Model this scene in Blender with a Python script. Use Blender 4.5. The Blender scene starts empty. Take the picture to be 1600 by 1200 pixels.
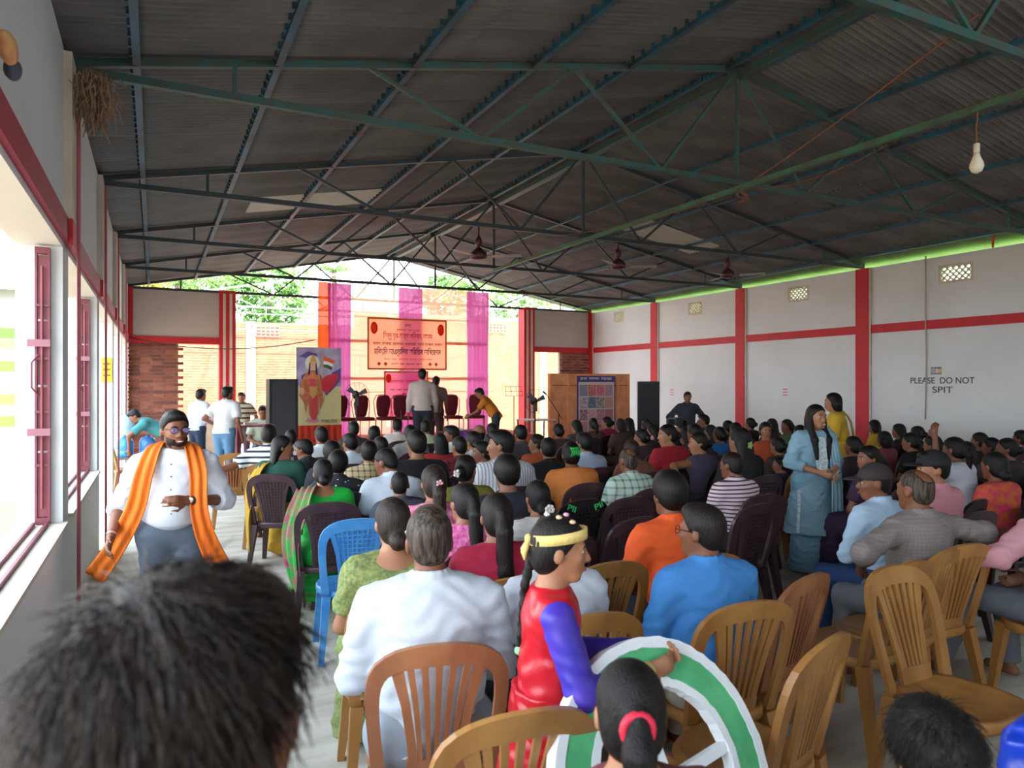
import bpy, math, random
import numpy as np
from mathutils import Vector, Matrix, Euler
random.seed(7); np.random.seed(7)
SC = bpy.context.scene
COL = SC.collection
# ------------------------------------------------------------------ camera, world, sun, exposure
FPX, CAMH = 1106.0, 1.75
TH = math.radians(26.8); CT, ST = math.cos(TH), math.sin(TH)
cam_d = bpy.data.cameras.new('camera'); cam = bpy.data.objects.new('camera', cam_d); COL.objects.link(cam)
cam_d.sensor_fit = 'HORIZONTAL'; cam_d.sensor_width = 36.0; cam_d.lens = 36.0*FPX/1600.0
cam.location = (0, 0, CAMH); cam.rotation_euler = (math.pi/2, 0, -TH)
cam_d.clip_start = 0.05; cam_d.clip_end = 300
cam_d.dof.use_dof = True; cam_d.dof.focus_distance = 5.5; cam_d.dof.aperture_fstop = 4.5
SC.camera = cam
W = bpy.data.worlds.new('world'); SC.world = W; W.use_nodes = True
wn = W.node_tree; wn.nodes.clear()
wo = wn.nodes.new('ShaderNodeOutputWorld'); wb = wn.nodes.new('ShaderNodeBackground')
wg = wn.nodes.new('ShaderNodeTexCoord'); ws = wn.nodes.new('ShaderNodeSeparateXYZ'); wr = wn.nodes.new('ShaderNodeValToRGB')
wr.color_ramp.elements[0].position = 0.0; wr.color_ramp.elements[0].color = (0.92, 0.96, 1.0, 1)
wr.color_ramp.elements[1].position = 0.7; wr.color_ramp.elements[1].color = (0.62, 0.80, 1.0, 1)
wn.links.new(wg.outputs['Generated'], ws.inputs[0]); wn.links.new(ws.outputs['Z'], wr.inputs[0])
wn.links.new(wr.outputs[0], wb.inputs[0]); wb.inputs[1].default_value = 3.4
wn.links.new(wb.outputs[0], wo.inputs[0])
sun_d = bpy.data.lights.new('sun', 'SUN'); sun = bpy.data.objects.new('sun', sun_d); COL.objects.link(sun)
sun_d.energy = 6.0; sun_d.angle = math.radians(3); sun_d.color = (1.0, 0.95, 0.86)
sun.rotation_euler = Euler((math.radians(30), math.radians(16), 0))   # high, from behind and right
sun.location = (6, -6, 20)
SC.view_settings.view_transform = 'Standard'; SC.view_settings.look = 'None'
SC.view_settings.exposure = 1.5; SC.view_settings.gamma = 1.0; SC.view_settings.use_curve_mapping = False
# ------------------------------------------------------------------ pixel helpers
def ray(u, v):
    a = (u-800.0)/FPX; b = (600.0-v)/FPX
    return Vector((CT*a+ST, -ST*a+CT, b))            # per metre of forward depth
def at(u, v, f): return Vector((0, 0, CAMH)) + ray(u, v)*f
def on_y(u, v, y): r = ray(u, v); return at(u, v, y/r.y)
def on_x(u, v, x): r = ray(u, v); return at(u, v, x/r.x)
def on_z(u, v, z): r = ray(u, v); return at(u, v, (z-CAMH)/r.z)
def fwd_of(p): return p.x*ST + p.y*CT
# ------------------------------------------------------------------ materials
def lin(h):
    h = h.lstrip('#'); o = []
    for i in (0, 2, 4):
        c = int(h[i:i+2], 16)/255.0
        o.append(c/12.92 if c <= .04045 else ((c+.055)/1.055)**2.4)
    return (*o, 1.0)
MATS = {}
def pm(key, hexc, rough=.7, metal=0.0, bump=0.0, bscale=40.0, var=0.0, vscale=6.0, hex2=None, stretch=None, spec=.5, coat=0.0, pattern=None, pscale=20.0, sss=0):
    """principled material with procedural colour variation, optional pattern and relief"""
    if key in MATS: return MATS[key]
    m = bpy.data.materials.new(key); m.use_nodes = True; nt = m.node_tree; n = nt.nodes; L = nt.links
    b = n['Principled BSDF']; b.inputs['Roughness'].default_value = rough; b.inputs['Metallic'].default_value = metal
    b.inputs['Specular IOR Level'].default_value = spec; b.inputs['Coat Weight'].default_value = coat
    c1 = lin(hexc); c2 = lin(hex2) if hex2 else tuple(min(1, x*(1-var)) for x in c1[:3])+(1,)
    b.inputs['Base Color'].default_value = c1
    tc = n.new('ShaderNodeTexCoord'); mp = n.new('ShaderNodeMapping'); L.new(tc.outputs['Object'], mp.inputs[0])
    if stretch: mp.inputs['Scale'].default_value = stretch
    fac = None
    if pattern == 'hs' or pattern == 'vs':
        s = n.new('ShaderNodeSeparateXYZ'); L.new(tc.outputs['Object'], s.inputs[0])
        mu = n.new('ShaderNodeMath'); mu.operation = 'MULTIPLY'; mu.inputs[1].default_value = pscale; L.new(s.outputs['Z' if pattern == 'hs' else 'X'], mu.inputs[0])
        fr = n.new('ShaderNodeMath'); fr.operation = 'FRACT'; L.new(mu.outputs[0], fr.inputs[0])
        gt = n.new('ShaderNodeMath'); gt.operation = 'GREATER_THAN'; gt.inputs[1].default_value = .62; L.new(fr.outputs[0], gt.inputs[0]); fac = gt.outputs[0]
    elif pattern == 'ck':
        s = n.new('ShaderNodeSeparateXYZ'); L.new(tc.outputs['Object'], s.inputs[0]); fs = []
        for ax in 'XZ':
            mu = n.new('ShaderNodeMath'); mu.operation = 'MULTIPLY'; mu.inputs[1].default_value = pscale; L.new(s.outputs[ax], mu.inputs[0])
            fr = n.new('ShaderNodeMath'); fr.operation = 'FRACT'; L.new(mu.outputs[0], fr.inputs[0])
            gt = n.new('ShaderNodeMath'); gt.operation = 'GREATER_THAN'; gt.inputs[1].default_value = .72; L.new(fr.outputs[0], gt.inputs[0]); fs.append(gt.outputs[0])
        ad = n.new('ShaderNodeMath'); ad.operation = 'ADD'; L.new(fs[0], ad.inputs[0]); L.new(fs[1], ad.inputs[1])
        mu = n.new('ShaderNodeMath'); mu.operation = 'MULTIPLY'; mu.inputs[1].default_value = .5; L.new(ad.outputs[0], mu.inputs[0]); fac = mu.outputs[0]
    elif pattern == 'dt':
        vo = n.new('ShaderNodeTexVoronoi'); vo.inputs['Scale'].default_value = pscale; L.new(tc.outputs['Object'], vo.inputs['Vector'])
        lt = n.new('ShaderNodeMath'); lt.operation = 'LESS_THAN'; lt.inputs[1].default_value = .22; L.new(vo.outputs['Distance'], lt.inputs[0]); fac = lt.outputs[0]
    elif var > 0 or hex2:
        no = n.new('ShaderNodeTexNoise'); no.inputs['Scale'].default_value = vscale; no.inputs['Detail'].default_value = 5; L.new(mp.outputs[0], no.inputs['Vector'])
        rp = n.new('ShaderNodeValToRGB'); rp.color_ramp.elements[0].position = .38; rp.color_ramp.elements[1].position = .62; L.new(no.outputs[0], rp.inputs[0]); fac = rp.outputs[0]
    if fac is not None:
        mx = n.new('ShaderNodeMix'); mx.data_type = 'RGBA'; mx.inputs[6].default_value = c1; mx.inputs[7].default_value = c2
        L.new(fac, mx.inputs[0]); L.new(mx.outputs[2], b.inputs['Base Color'])
    if bump > 0:
        nb = n.new('ShaderNodeTexNoise'); nb.inputs['Scale'].default_value = bscale; nb.inputs['Detail'].default_value = 4; L.new(mp.outputs[0], nb.inputs['Vector'])
        bu = n.new('ShaderNodeBump'); bu.inputs['Strength'].default_value = bump; bu.inputs['Distance'].default_value = .01; L.new(nb.outputs[0], bu.inputs['Height']); L.new(bu.outputs[0], b.inputs['Normal'])
    MATS[key] = m
    return m
def sheer(key, hexc, trans, transl, rough=.8):
    """thin cloth: part see-through, part translucent, part diffuse"""
    if key in MATS: return MATS[key]
    m = bpy.data.materials.new(key); m.use_nodes = True; nt = m.node_tree; n = nt.nodes; L = nt.links; n.clear()
    o = n.new('ShaderNodeOutputMaterial'); d = n.new('ShaderNodeBsdfDiffuse'); t = n.new('ShaderNodeBsdfTranslucent'); p = n.new('ShaderNodeBsdfTransparent')
    c = lin(hexc)
    for q in (d, t): q.inputs[0].default_value = c
    p.inputs[0].default_value = tuple(.35+.65*x for x in c[:3])+(1,)
    m1 = n.new('ShaderNodeMixShader'); m1.inputs[0].default_value = transl; L.new(d.outputs[0], m1.inputs[1]); L.new(t.outputs[0], m1.inputs[2])
    m2 = n.new('ShaderNodeMixShader'); m2.inputs[0].default_value = trans; L.new(m1.outputs[0], m2.inputs[1]); L.new(p.outputs[0], m2.inputs[2])
    L.new(m2.outputs[0], o.inputs[0]); MATS[key] = m
    return m
def glassy(key, hexc, rough=.1, alpha=.35):
    if key in MATS: return MATS[key]
    m = pm(key, hexc, rough, 0); m.node_tree.nodes['Principled BSDF'].inputs['Alpha'].default_value = alpha
    return m
# ------------------------------------------------------------------ mesh builder
class MB:
    def __init__(s): s.v = []; s.f = []
    def add(s, vs, fs):
        o = len(s.v); s.v += [tuple(p) for p in vs]; s.f += [tuple(i+o for i in f) for f in fs]; return s
    def box(s, x0, x1, y0, y1, z0, z1):
        return s.add([(x0,y0,z0),(x1,y0,z0),(x1,y1,z0),(x0,y1,z0),(x0,y0,z1),(x1,y0,z1),(x1,y1,z1),(x0,y1,z1)],
                     [(0,3,2,1),(4,5,6,7),(0,1,5,4),(1,2,6,5),(2,3,7,6),(3,0,4,7)])
    def beam(s, a, b, w, h, up=(0,0,1), w2=None, h2=None):
        a = Vector(a); b = Vector(b); d = (b-a).normalized(); up = Vector(up)
        x = d.cross(up)
        if x.length < 1e-4: x = d.cross(Vector((0,1,0)))
        x.normalize(); y = x.cross(d); w2 = w if w2 is None else w2; h2 = h if h2 is None else h2
        vs = []
        for p, ww, hh in ((a, w, h), (b, w2, h2)):
            vs += [p-x*ww/2-y*hh/2, p+x*ww/2-y*hh/2, p+x*ww/2+y*hh/2, p-x*ww/2+y*hh/2]
        return s.add(vs, [(0,1,2,3),(7,6,5,4),(0,4,5,1),(1,5,6,2),(2,6,7,3),(3,7,4,0)])
    def tube(s, pts, r, n=8, closed=False, cap=True):
        pts = [Vector(p) for p in pts]; k = len(pts); rs = r if isinstance(r, (list, tuple)) else [r]*k
        prev = None; rings = []
        for i, p in enumerate(pts):
            a = pts[(i-1) % k] if (closed or i > 0) else p; b = pts[(i+1) % k] if (closed or i < k-1) else p
            d = (b-a).normalized()
            if prev is None: x = d.orthogonal().normalized()
            else:
                x = prev - d*prev.dot(d)
                x = x.normalized() if x.length > 1e-5 else d.orthogonal().normalized()
            prev = x; y = d.cross(x)
            rings.append([p+(x*math.cos(2*math.pi*j/n)+y*math.sin(2*math.pi*j/n))*rs[i] for j in range(n)])
        vs = [q for rg in rings for q in rg]; fs = []
        for i in range(k if closed else k-1):
            i2 = (i+1) % k
            for j in range(n):
                j2 = (j+1) % n; fs.append((i*n+j, i*n+j2, i2*n+j2, i2*n+j))
        if cap and not closed: fs.append(tuple(range(n-1, -1, -1))); fs.append(tuple((k-1)*n+j for j in range(n)))
        return s.add(vs, fs)
    def lathe(s, prof, n=16, c=(0,0,0), axis='z'):
        vs = []; fs = []; k = len(prof)
        for r, z in prof:
            for j in range(n):
                t = 2*math.pi*j/n; q = (r*math.cos(t), r*math.sin(t), z)
                if axis == 'y': q = (q[0], q[2], q[1])
                vs.append((c[0]+q[0], c[1]+q[1], c[2]+q[2]))
        for i in range(k-1):
            for j in range(n):
                j2 = (j+1) % n; fs.append((i*n+j, i*n+j2, (i+1)*n+j2, (i+1)*n+j))
        fs.append(tuple(range(n-1, -1, -1))); fs.append(tuple((k-1)*n+j for j in range(n)))
        return s.add(vs, fs)
    def ball(s, c, r, n=10, m=7):
        r = (r, r, r) if not isinstance(r, (tuple, list)) else r; vs = [(c[0], c[1], c[2]+r[2])]; fs = []
        for i in range(1, m):
            a = math.pi*i/m
            for j in range(n):
                t = 2*math.pi*j/n; vs.append((c[0]+r[0]*math.sin(a)*math.cos(t), c[1]+r[1]*math.sin(a)*math.sin(t), c[2]+r[2]*math.cos(a)))
        vs.append((c[0], c[1], c[2]-r[2])); last = len(vs)-1
        for j in range(n):
            j2 = (j+1) % n; fs.append((0, 1+j, 1+j2)); fs.append((last, 1+(m-2)*n+j2, 1+(m-2)*n+j))
            for i in range(m-2): fs.append((1+i*n+j, 1+(i+1)*n+j, 1+(i+1)*n+j2, 1+i*n+j2))
        return s.add(vs, fs)
    def plate(s, pts, t, nrm=None):
        """flat polygon given in order, thickened by t along its normal"""
        pts = [Vector(p) for p in pts]
        if nrm is None: nrm = (pts[1]-pts[0]).cross(pts[2]-pts[1]).normalized()
        nrm = Vector(nrm); k = len(pts); vs = [p for p in pts]+[p-nrm*t for p in pts]
        fs = [tuple(range(k)), tuple(range(2*k-1, k-1, -1))]+[((i+1) % k, i, i+k, (i+1) % k+k) for i in range(k)]
        return s.add(vs, fs)
    def xf(s, M): s.v = [tuple(M @ Vector(p)) for p in s.v]; return s
    def mesh(s, name, smooth=False):
        me = bpy.data.meshes.new(name); me.from_pydata(s.v, [], s.f); me.validate(); me.update()
        if smooth: me.polygons.foreach_set('use_smooth', [True]*len(me.polygons))
        return me
def tag(o, label=None, cat=None, group=None, kind=None):
    if label: o['label'] = label
    if cat: o['category'] = cat
    if group: o['group'] = group
    if kind: o['kind'] = kind
    return o
def obj(name, mb, mat, parent=None, label=None, cat=None, group=None, kind=None, smooth=False, loc=None, bevel=0):
    me = mb.mesh(name, smooth) if isinstance(mb, MB) else mb
    o = bpy.data.objects.new(name, me); COL.objects.link(o)
    if mat is not None:
        if len(me.materials) == 0: me.materials.append(mat)
        else:
            o.material_slots[0].link = 'OBJECT'; o.material_slots[0].material = mat
    if parent is not None: o.parent = parent
    if loc is not None: o.location = loc
    if bevel:
        b = o.modifiers.new('bevel', 'BEVEL'); b.width = bevel; b.segments = 2; b.limit_method = 'ANGLE'
    return tag(o, label, cat, group, kind)
def empty(name, loc=(0,0,0), rz=0, label=None, cat=None, group=None, kind=None):
    o = bpy.data.objects.new(name, None); COL.objects.link(o); o.location = loc; o.rotation_euler = (0, 0, rz); o.empty_display_size = .1
    return tag(o, label, cat, group, kind)
def copy_tree(o, parent=None):
    c = o.copy(); COL.objects.link(c); c.parent = parent
    for ch in [x for x in o.children]: copy_tree(ch, c)
    return c
def text_mesh(body, size, width=None, extrude=.002, align='CENTER', bold=0):
    cu = bpy.data.curves.new('text', 'FONT'); cu.body = body; cu.size = size; cu.extrude = extrude; cu.align_x = align; cu.align_y = 'CENTER'; cu.offset = bold
    t = bpy.data.objects.new('text', cu); COL.objects.link(t)
    bpy.context.view_layer.update()
    me = bpy.data.meshes.new_from_object(t.evaluated_get(bpy.context.evaluated_depsgraph_get()))
    bpy.data.objects.remove(t)
    if width:
        xs = [v.co.x for v in me.vertices]
        if xs:
            k = width/max(1e-6, max(xs)-min(xs)); c = (max(xs)+min(xs))/2
            for v in me.vertices: v.co.x = (v.co.x-c)*k
    me.materials.clear()
    return me
WALLX_ROT = Matrix(((0,0,-1),(-1,0,0),(0,1,0))).to_4x4()       # text plane onto a wall that faces -X
FACEY_ROT = Matrix(((1,0,0),(0,0,-1),(0,1,0))).to_4x4()        # text plane onto a wall that faces -Y
# ------------------------------------------------------------------ structure dimensions
XL, XR, XC = -.52, 11.5, 5.49
EAVE, RIDGE = 3.93, 5.10
BAY = [-3.4, -.4, 2.6, 5.6, 8.6, 11.6, 14.6, 17.6]
YB, YE = -3.4, 17.6
BZ0, BZ1 = 2.66, 2.81
def roof_z(x): return EAVE + .03 + (RIDGE-EAVE)*(1-abs(x-XC)/(XC-XL))
m_white = pm('wall_white', '#d9dcdc', .85, var=.06, vscale=1.2, bump=.08, bscale=30)
m_grey = pm('wall_grey', '#c3bcb6', .85, var=.08, vscale=1.5, bump=.08, bscale=30)
m_cream = pm('wall_cream', '#d3c6b4', .9, var=.12, vscale=4, bump=.25, bscale=25)
m_red = pm('red_paint', '#c3202c', .6, var=.10, vscale=5)
m_redl = pm('red_paint_left', '#a83248', .65, var=.10, vscale=5)
m_floor = pm('floor_concrete', '#cdc5b6', .8, hex2='#aea595', vscale=1.6, bump=.35, bscale=9, stretch=(.6, 3.2, 1))
m_truss = pm('truss_paint', '#2c5a57', .55, hex2='#454a41', vscale=5, metal=.1)
m_truss2 = pm('truss_dark', '#2b3d44', .55, hex2='#3c3f3e', vscale=5, metal=.1)
m_purlin = pm('purlin_paint', '#293a40', .5, hex2='#1c5870', vscale=2.2, metal=.1)
m_sheet = pm('roof_sheet', '#7d7a78', .6, hex2='#656361', vscale=1.3, metal=.15)
m_sheetl = pm('roof_light_sheet', '#c9c4ba', .7, var=.08)
m_brick = [pm('brick_a', '#8a4a3a', .9, var=.25, vscale=18, bump=.3), pm('brick_b', '#703a30', .9, var=.25, vscale=18, bump=.3), pm('brick_c', '#9a5a48', .9, var=.25, vscale=18, bump=.3)]
m_mortar = pm('mortar', '#a3917f', .95, var=.2, vscale=14, bump=.3)
m_steel = pm('maroon_steel', '#7a3540', .5, var=.2, vscale=9)
m_dirt = pm('outdoor_dirt', '#a98f72', .95, hex2='#8d7c66', vscale=.7)
m_grass = pm('outdoor_grass', '#8fc04a', .95, hex2='#6fa038', vscale=1.5)
m_black = pm('black_plastic', '#15161a', .5)
m_dark = pm('dark_metal', '#22242a', .4, metal=.5)
# ------------------------------------------------------------------ ground, floor
g = MB(); g.box(-40, 40, -30, 60, -.30, -.12); obj('ground_outside', g, m_dirt, kind='structure')
g = MB(); g.box(11.9, 40, -30, 60, -.12, -.10); obj('ground_grass_right', g, m_grass, kind='structure')
g = MB(); g.box(XL-.28, XR+.25, YB, YE+4.5, -.12, 0); obj('floor', g, m_floor, kind='structure')
# ------------------------------------------------------------------ walls
def wall_holes(a0, a1, z0, z1, t0, t1, holes, axis):
    """wall slab along axis with rectangular holes (a0,a1,z0,z1)"""
    mb = MB(); A = sorted({a0, a1}|{h[0] for h in holes}|{h[1] for h in holes}); Z = sorted({z0, z1}|{h[2] for h in holes}|{h[3] for h in holes})
    for i in range(len(A)-1):
        j = 0
        while j < len(Z)-1:
            def hole(jj):
                ca = (A[i]+A[i+1])/2; cz = (Z[jj]+Z[jj+1])/2
                return any(h[0] < ca < h[1] and h[2] < cz < h[3] for h in holes)
            if hole(j): j += 1; continue
            k = j
            while k < len(Z)-1 and not hole(k): k += 1
            if axis == 'y': mb.box(t0, t1, A[i], A[i+1], Z[j], Z[k])
            else: mb.box(A[i], A[i+1], t0, t1, Z[j], Z[k])
            j = k
    return mb
# right wall with the four pierced vents
vents = []
for u, v, w, h in ((967, 495, .50, .30), (1086, 482, .50, .30), (1247, 459, .52, .30), (1493, 426, .56, .30)):
    p = on_x(u, v, XR); vents.append((p.y-w/2, p.y+w/2, p.z-h/2, p.z+h/2))
wr_ = obj('wall_right', wall_holes(YB, YE+.15, 0, EAVE-.09, XR, XR+.18, vents, 'y'), m_white, kind='structure')
n = 0
for i, y in enumerate(BAY):
    mb = MB(); mb.box(XR-.05, XR-.002, y-.13, y+.13, 0, EAVE-.09); n += 1
    obj('trim_%d' % n, mb, m_red, kind='structure')
    mb = MB(); mb.box(XR-.035, XR-.002, y-.17, y-.131, 0, EAVE-.09); n += 1
    obj('trim_%d' % n, mb, m_cream, kind='structure')
    if i < len(BAY)-1:
        mb = MB(); mb.box(XR-.03, XR-.002, y+.131, BAY[i+1]-.171, BZ0, BZ1); n += 1
        obj('trim_%d' % n, mb, m_red, kind='structure')
for i, (y0, y1, z0, z1) in enumerate(vents):
    e = empty('wall_vent', (XR+.032, (y0+y1)/2, (z0+z1)/2), 0, ['pierced concrete vent nearest the stage on the right wall', 'second pierced vent from the stage on the right wall',
        'third pierced vent from the stage on the right wall', 'pierced vent above the painted spitting notice'][i], 'vent', 'pierced vents high on the right wall')
    fr = MB(); w = y1-y0; h = z1-z0
    for a in (-1, 1):
        fr.box(-.03, .03, a*(w/2-.02)-.02, a*(w/2-.02)+.02, -h/2, h/2); fr.box(-.03, .03, -w/2+.04, w/2-.04, a*(h/2-.02)-.02, a*(h/2-.02)+.02)
    obj('vent_frame', fr, m_cream, e)
    la = MB(); nx, nz = 5, 3
    for k in range(-nz, nx+1):          # diagonal lattice both ways
        for s in (1, -1):
            pts = []
            for q in (0, 1):
                pass
            y_a = -w/2+.04+k*(w-.08)/nx; za, zb = -h/2+.04, h/2-.04; y_b = y_a+(h-.08)
            lo, hi = -w/2+.04, w/2-.04; ta, tb = 0., 1.
            if y_b <= lo or y_a >= hi: continue
            ta = max(0, (lo-y_a)/(y_b-y_a)); tb = min(1, (hi-y_a)/(y_b-y_a))
            if tb-ta < .05: continue
            A = (0, s*(y_a+(y_b-y_a)*ta), za+(zb-za)*ta); B = (0, s*(y_a+(y_b-y_a)*tb), za+(zb-za)*tb)
            la.beam(A, B, .018, .05, up=(1,0,0))
    obj('vent_lattice', la, m_cream, e)
# unseen back wall, added behind the camera to keep light out of the hall
obj('wall_back_added', MB().box(XL-.25, XR+.18, YB-.2, YB-.01, 0, EAVE-.02), m_white, kind='structure')
# left wall: bays with open windows near, doorways further on
lh = []
for i in range(len(BAY)-1):
    y0, y1 = BAY[i]+.02, BAY[i+1]-.30
    lh.append((y0, y1, .85 if BAY[i] < 7 else 0.0, BZ0-.04))
obj('wall_left', wall_holes(YB, YE+.15, 0, EAVE-.02, XL-.25, XL, lh, 'y'), m_white, kind='structure')
for i, y in enumerate(BAY):
    if y > 17: break
    mb = MB(); mb.box(XL, XL+.05, y-.28, y, BZ1+.001, EAVE-.05); n += 1; obj('trim_%d' % n, mb, m_cream, kind='structure')
    mb = MB(); mb.tube([(XL+.062, y+.01, .02), (XL+.062, y+.01, EAVE-.1)], .012, 8); n += 1; obj('trim_%d' % n, mb, pm('pipe_pink', '#b5626a', .6), kind='structure')
    mb = MB(); mb.box(XL, XL+.03, y-.299 if i else y, BAY[i+1]-.30, BZ0, BZ1); n += 1; obj('trim_%d' % n, mb, m_redl, kind='structure')
    mb = MB(); mb.box(XL+.031, XL+.055, y-.285, y+.003, BZ0-.02, BZ1); n += 1; obj('trim_%d' % n, mb, m_red, kind='structure')
    if BAY[i] < 7:
        mb = MB(); mb.box(XL-.26, XL+.03, y+.02, BAY[i+1]-.30, .85, .875); obj('window_sill_%d' % (i+1), mb, m_cream, kind='structure')
# maroon steel window leaves standing open in the window bays
for i, y in enumerate((2.6, 5.6)):
    ye = y+3.0-.31
    e = empty('window_leaf', (XL-.10, ye-.012, .88), 0, ['maroon steel window leaf folded open nearest the camera', 'maroon steel window leaf folded open in the second bay'][i], 'window leaf', 'maroon steel window leaves')
    mb = MB(); mb.box(-.04, .04, -.05, 0, 0, .04); mb.box(-.04, .04, -.05, 0, 1.68, 1.72); mb.box(-.04, -.028, -.05, 0, .04, 1.68); mb.box(.028, .04, -.05, 0, .04, 1.68)
    obj('leaf_frame', mb, m_steel, e)
    for k in range(4):
        obj('leaf_sheet', MB().box(-.028, .028, -.036, -.012, .045+.41*k, .04+.41*k+.40), m_steel, e)
    for k in range(4):
        obj('leaf_rail', MB().box(-.04, .04, -.06, -.051, .36+.33*k, .375+.33*k), m_steel, e)
    obj('leaf_bolt', MB().tube([(.0, -.065, .1), (.0, -.065, 1.6)], .008, 8), m_steel, e)
    for z in (.55, 1.1):
        obj('leaf_latch', MB().box(-.075, .045, -.085, -.061, z, z+.045), pm('latch', '#8f5a66', .5), e)
    obj('leaf_handle', MB().tube([(-.02, -.06, .8), (-.05, -.10, .85), (-.05, -.10, 1.0), (-.02, -.06, 1.05)], .006, 6), m_steel, e)
    n += 1; obj('trim_%d' % n, MB().box(XL-.15, XL-.135, y+.03, ye-.08, .876, .90).box(XL-.08, XL-.065, y+.03, ye-.08, .876, .90), m_steel, kind='structure')
# far end: stub walls, fluted red columns, unfinished brick infill
def far_side(x0, x1, cx0, cx1, side):
    global n
    xa, xb = min(x0, cx0), max(x1, cx1)
    obj('wall_far_%s' % side, MB().box(x0, x1, YE, YE+.15, BZ1, EAVE-.08), m_grey, kind='structure')
    n += 1; obj('trim_%d' % n, MB().box(x0, x1, YE-.03, YE+.15, BZ0, BZ1-.001), m_red, kind='structure')
    n += 1; obj('trim_%d' % n, MB().box(x0-.001 if side == 'left' else x1-.10, x0+.10 if side == 'left' else x1+.001, YE-.035, YE-.001, BZ1, EAVE-.05), m_red, kind='structure')
    e = empty('wall_column_%s' % side, ((cx0+cx1)/2, YE, 0), kind='structure')
    w = cx1-cx0
    obj('column_core', MB().box(-w/2, w/2, -.10, .25, 0, EAVE-.03), m_red, e)
    for k in (-1, 1):
        obj('column_stripe', MB().box(k*w*.2-.03, k*w*.2+.03, -.115, -.101, 0, EAVE-.10), m_cream, e)
far_side(XL, 1.33, 1.331, 1.68, 'left'); far_side(9.56, XR, 9.22, 9.559, 'right')
bricks = [MB().box(-.112, .112, -.055, .055, -.031, .031).mesh('brick') for _ in range(3)]
for b_, m_ in zip(bricks, m_brick): b_.materials.append(m_)
for side, x0, x1 in (('left', XL, .53), ('right', 10.42, XR-.06)):
    core = obj('wall_infill_%s' % side, MB().box(x0+.02, x1-.05, YE+.02, YE+.11, 0, BZ0), m_mortar, kind='structure')
    for r in range(33):
        z = .042+r*.0805; off = .06 if r % 2 else 0
        x = x0+.12-off if side == 'left' else x1-.12+off
        while (x < x1-.02) if side == 'left' else (x > x0+.02):
            if x0+.1 < x < x1-.1 or r % 2:
                o = bpy.data.objects.new('brick', random.choice(bricks)); COL.objects.link(o); o.parent = core
                o.location = (min(max(x, x0+.116), x1-.06), YE+.045+random.uniform(-.006, .006), z); o.scale = (1, 1, 1)
            x += .242 if side == 'left' else -.242
# boundary wall outdoors
def far_wall(x0, x1, y, h, nm):
    core = obj('wall_boundary_%s' % nm, MB().box(x0, x1, y, y+.2, -.12, h), pm('mortar_far', '#a8917a', .95, var=.15), kind='structure')
    mb = MB(); r = 0; z = -.08
    while z+.07 < h:
        x = x0 + (.125 if r % 2 else 0)
        while x+.23 < x1:
            d = random.uniform(.008, .018); mb.box(x, x+.235, y-d, y-.0005, z, z+.068); x += .25
        z += .082; r += 1
    obj('bricks', mb, pm('brick_far', '#b9785a', .9, hex2='#a8674d', vscale=4), core, kind='stuff')
    x = x0+1.2
    while x < x1:
        obj('wall_pier', MB().box(x-.14, x+.14, y-.05, y-.0186, -.12, h+.02), pm('pier_concrete', '#b9b4a6', .9, var=.1), core); x += 3.0
    return core
bwl = far_wall(-1.5, 6.0, 23.6, 3.7, 'left'); bwr = far_wall(6.02, 14.5, 23.6, 4.15, 'right')
for (u, v) in ((415, 517), (775, 512)):          # pierced vents in the boundary wall
    p = on_y(u, v, 23.54); mb = MB()
    for a in range(7): mb.box(p.x-.42+a*.14-.012, p.x-.42+a*.14+.012, 23.55, 23.578, p.z-.17, p.z+.17)
    for a in range(4): mb.box(p.x-.43, p.x+.43, 23.53, 23.549, p.z-.17+a*.11-.012, p.z-.17+a*.11+.012)
    obj('wall_grille', mb, pm('grille_grey', '#9aa39b', .9), bwl if u < 600 else bwr)
obj('wall_low_outside', MB().box(-.6, 1.9, 19.3, 19.5, 0, .95), pm('low_wall', '#b9aa93', .9, var=.2, vscale=3), kind='structure')
# ------------------------------------------------------------------ roof sheets
ceil = empty('ceiling', (XC, 0, RIDGE), kind='structure')
SW = .80
def sheet_mesh(length, slope_sign, jag):
    nw = 11; per = SW/10.5; npt = nw*6; vs = []; fs = []
    sl = math.atan2(RIDGE-EAVE, XC-XL); L = length
    for j in range(npt+1):
        y = j*per/6; z = .016*math.cos(2*math.pi*j/6)
        for t in (0, L):
            vs.append((slope_sign*t*math.cos(sl), y, -t*math.sin(sl)+z))
    for j in range(npt): fs.append((2*j, 2*j+1, 2*j+3, 2*j+2))
    me = bpy.data.meshes.new('roof_sheet'); me.from_pydata(vs, [], fs); me.update(); me.polygons.foreach_set('use_smooth', [True]*len(me.polygons)); me.materials.append(m_sheet)
    return me
sl = math.atan2(RIDGE-EAVE, XC-XL); LTOT = (XC-XL+.55)/math.cos(sl); LH = LTOT/2+.08
def roof_hit(u, v, sgn):
    r = ray(u, v); k = (RIDGE-EAVE)/(XC-XL)     # z = EAVE+.08 + k*(XC-XL - |x-XC|)
    a = r.z + sgn*k*r.x; b = EAVE+.08 + k*(XC-XL) + sgn*k*XC - CAMH
    return at(u, v, b/a)
for sgn in (-1, 1):
    me = sheet_mesh(LH, sgn, 0)
    for row in (0, 1):
        y = YB-.2; k = 0
        while y < YE+.35:
            o = bpy.data.objects.new('roof_sheet', me); COL.objects.link(o); o.parent = ceil
            t0 = row*(LTOT/2-.08)
            o.location = (sgn*t0*math.cos(sl), y, -t0*math.sin(sl)+.05+row*-.012+(k % 2)*.004)
            y += SW-.02; k += 1
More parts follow.
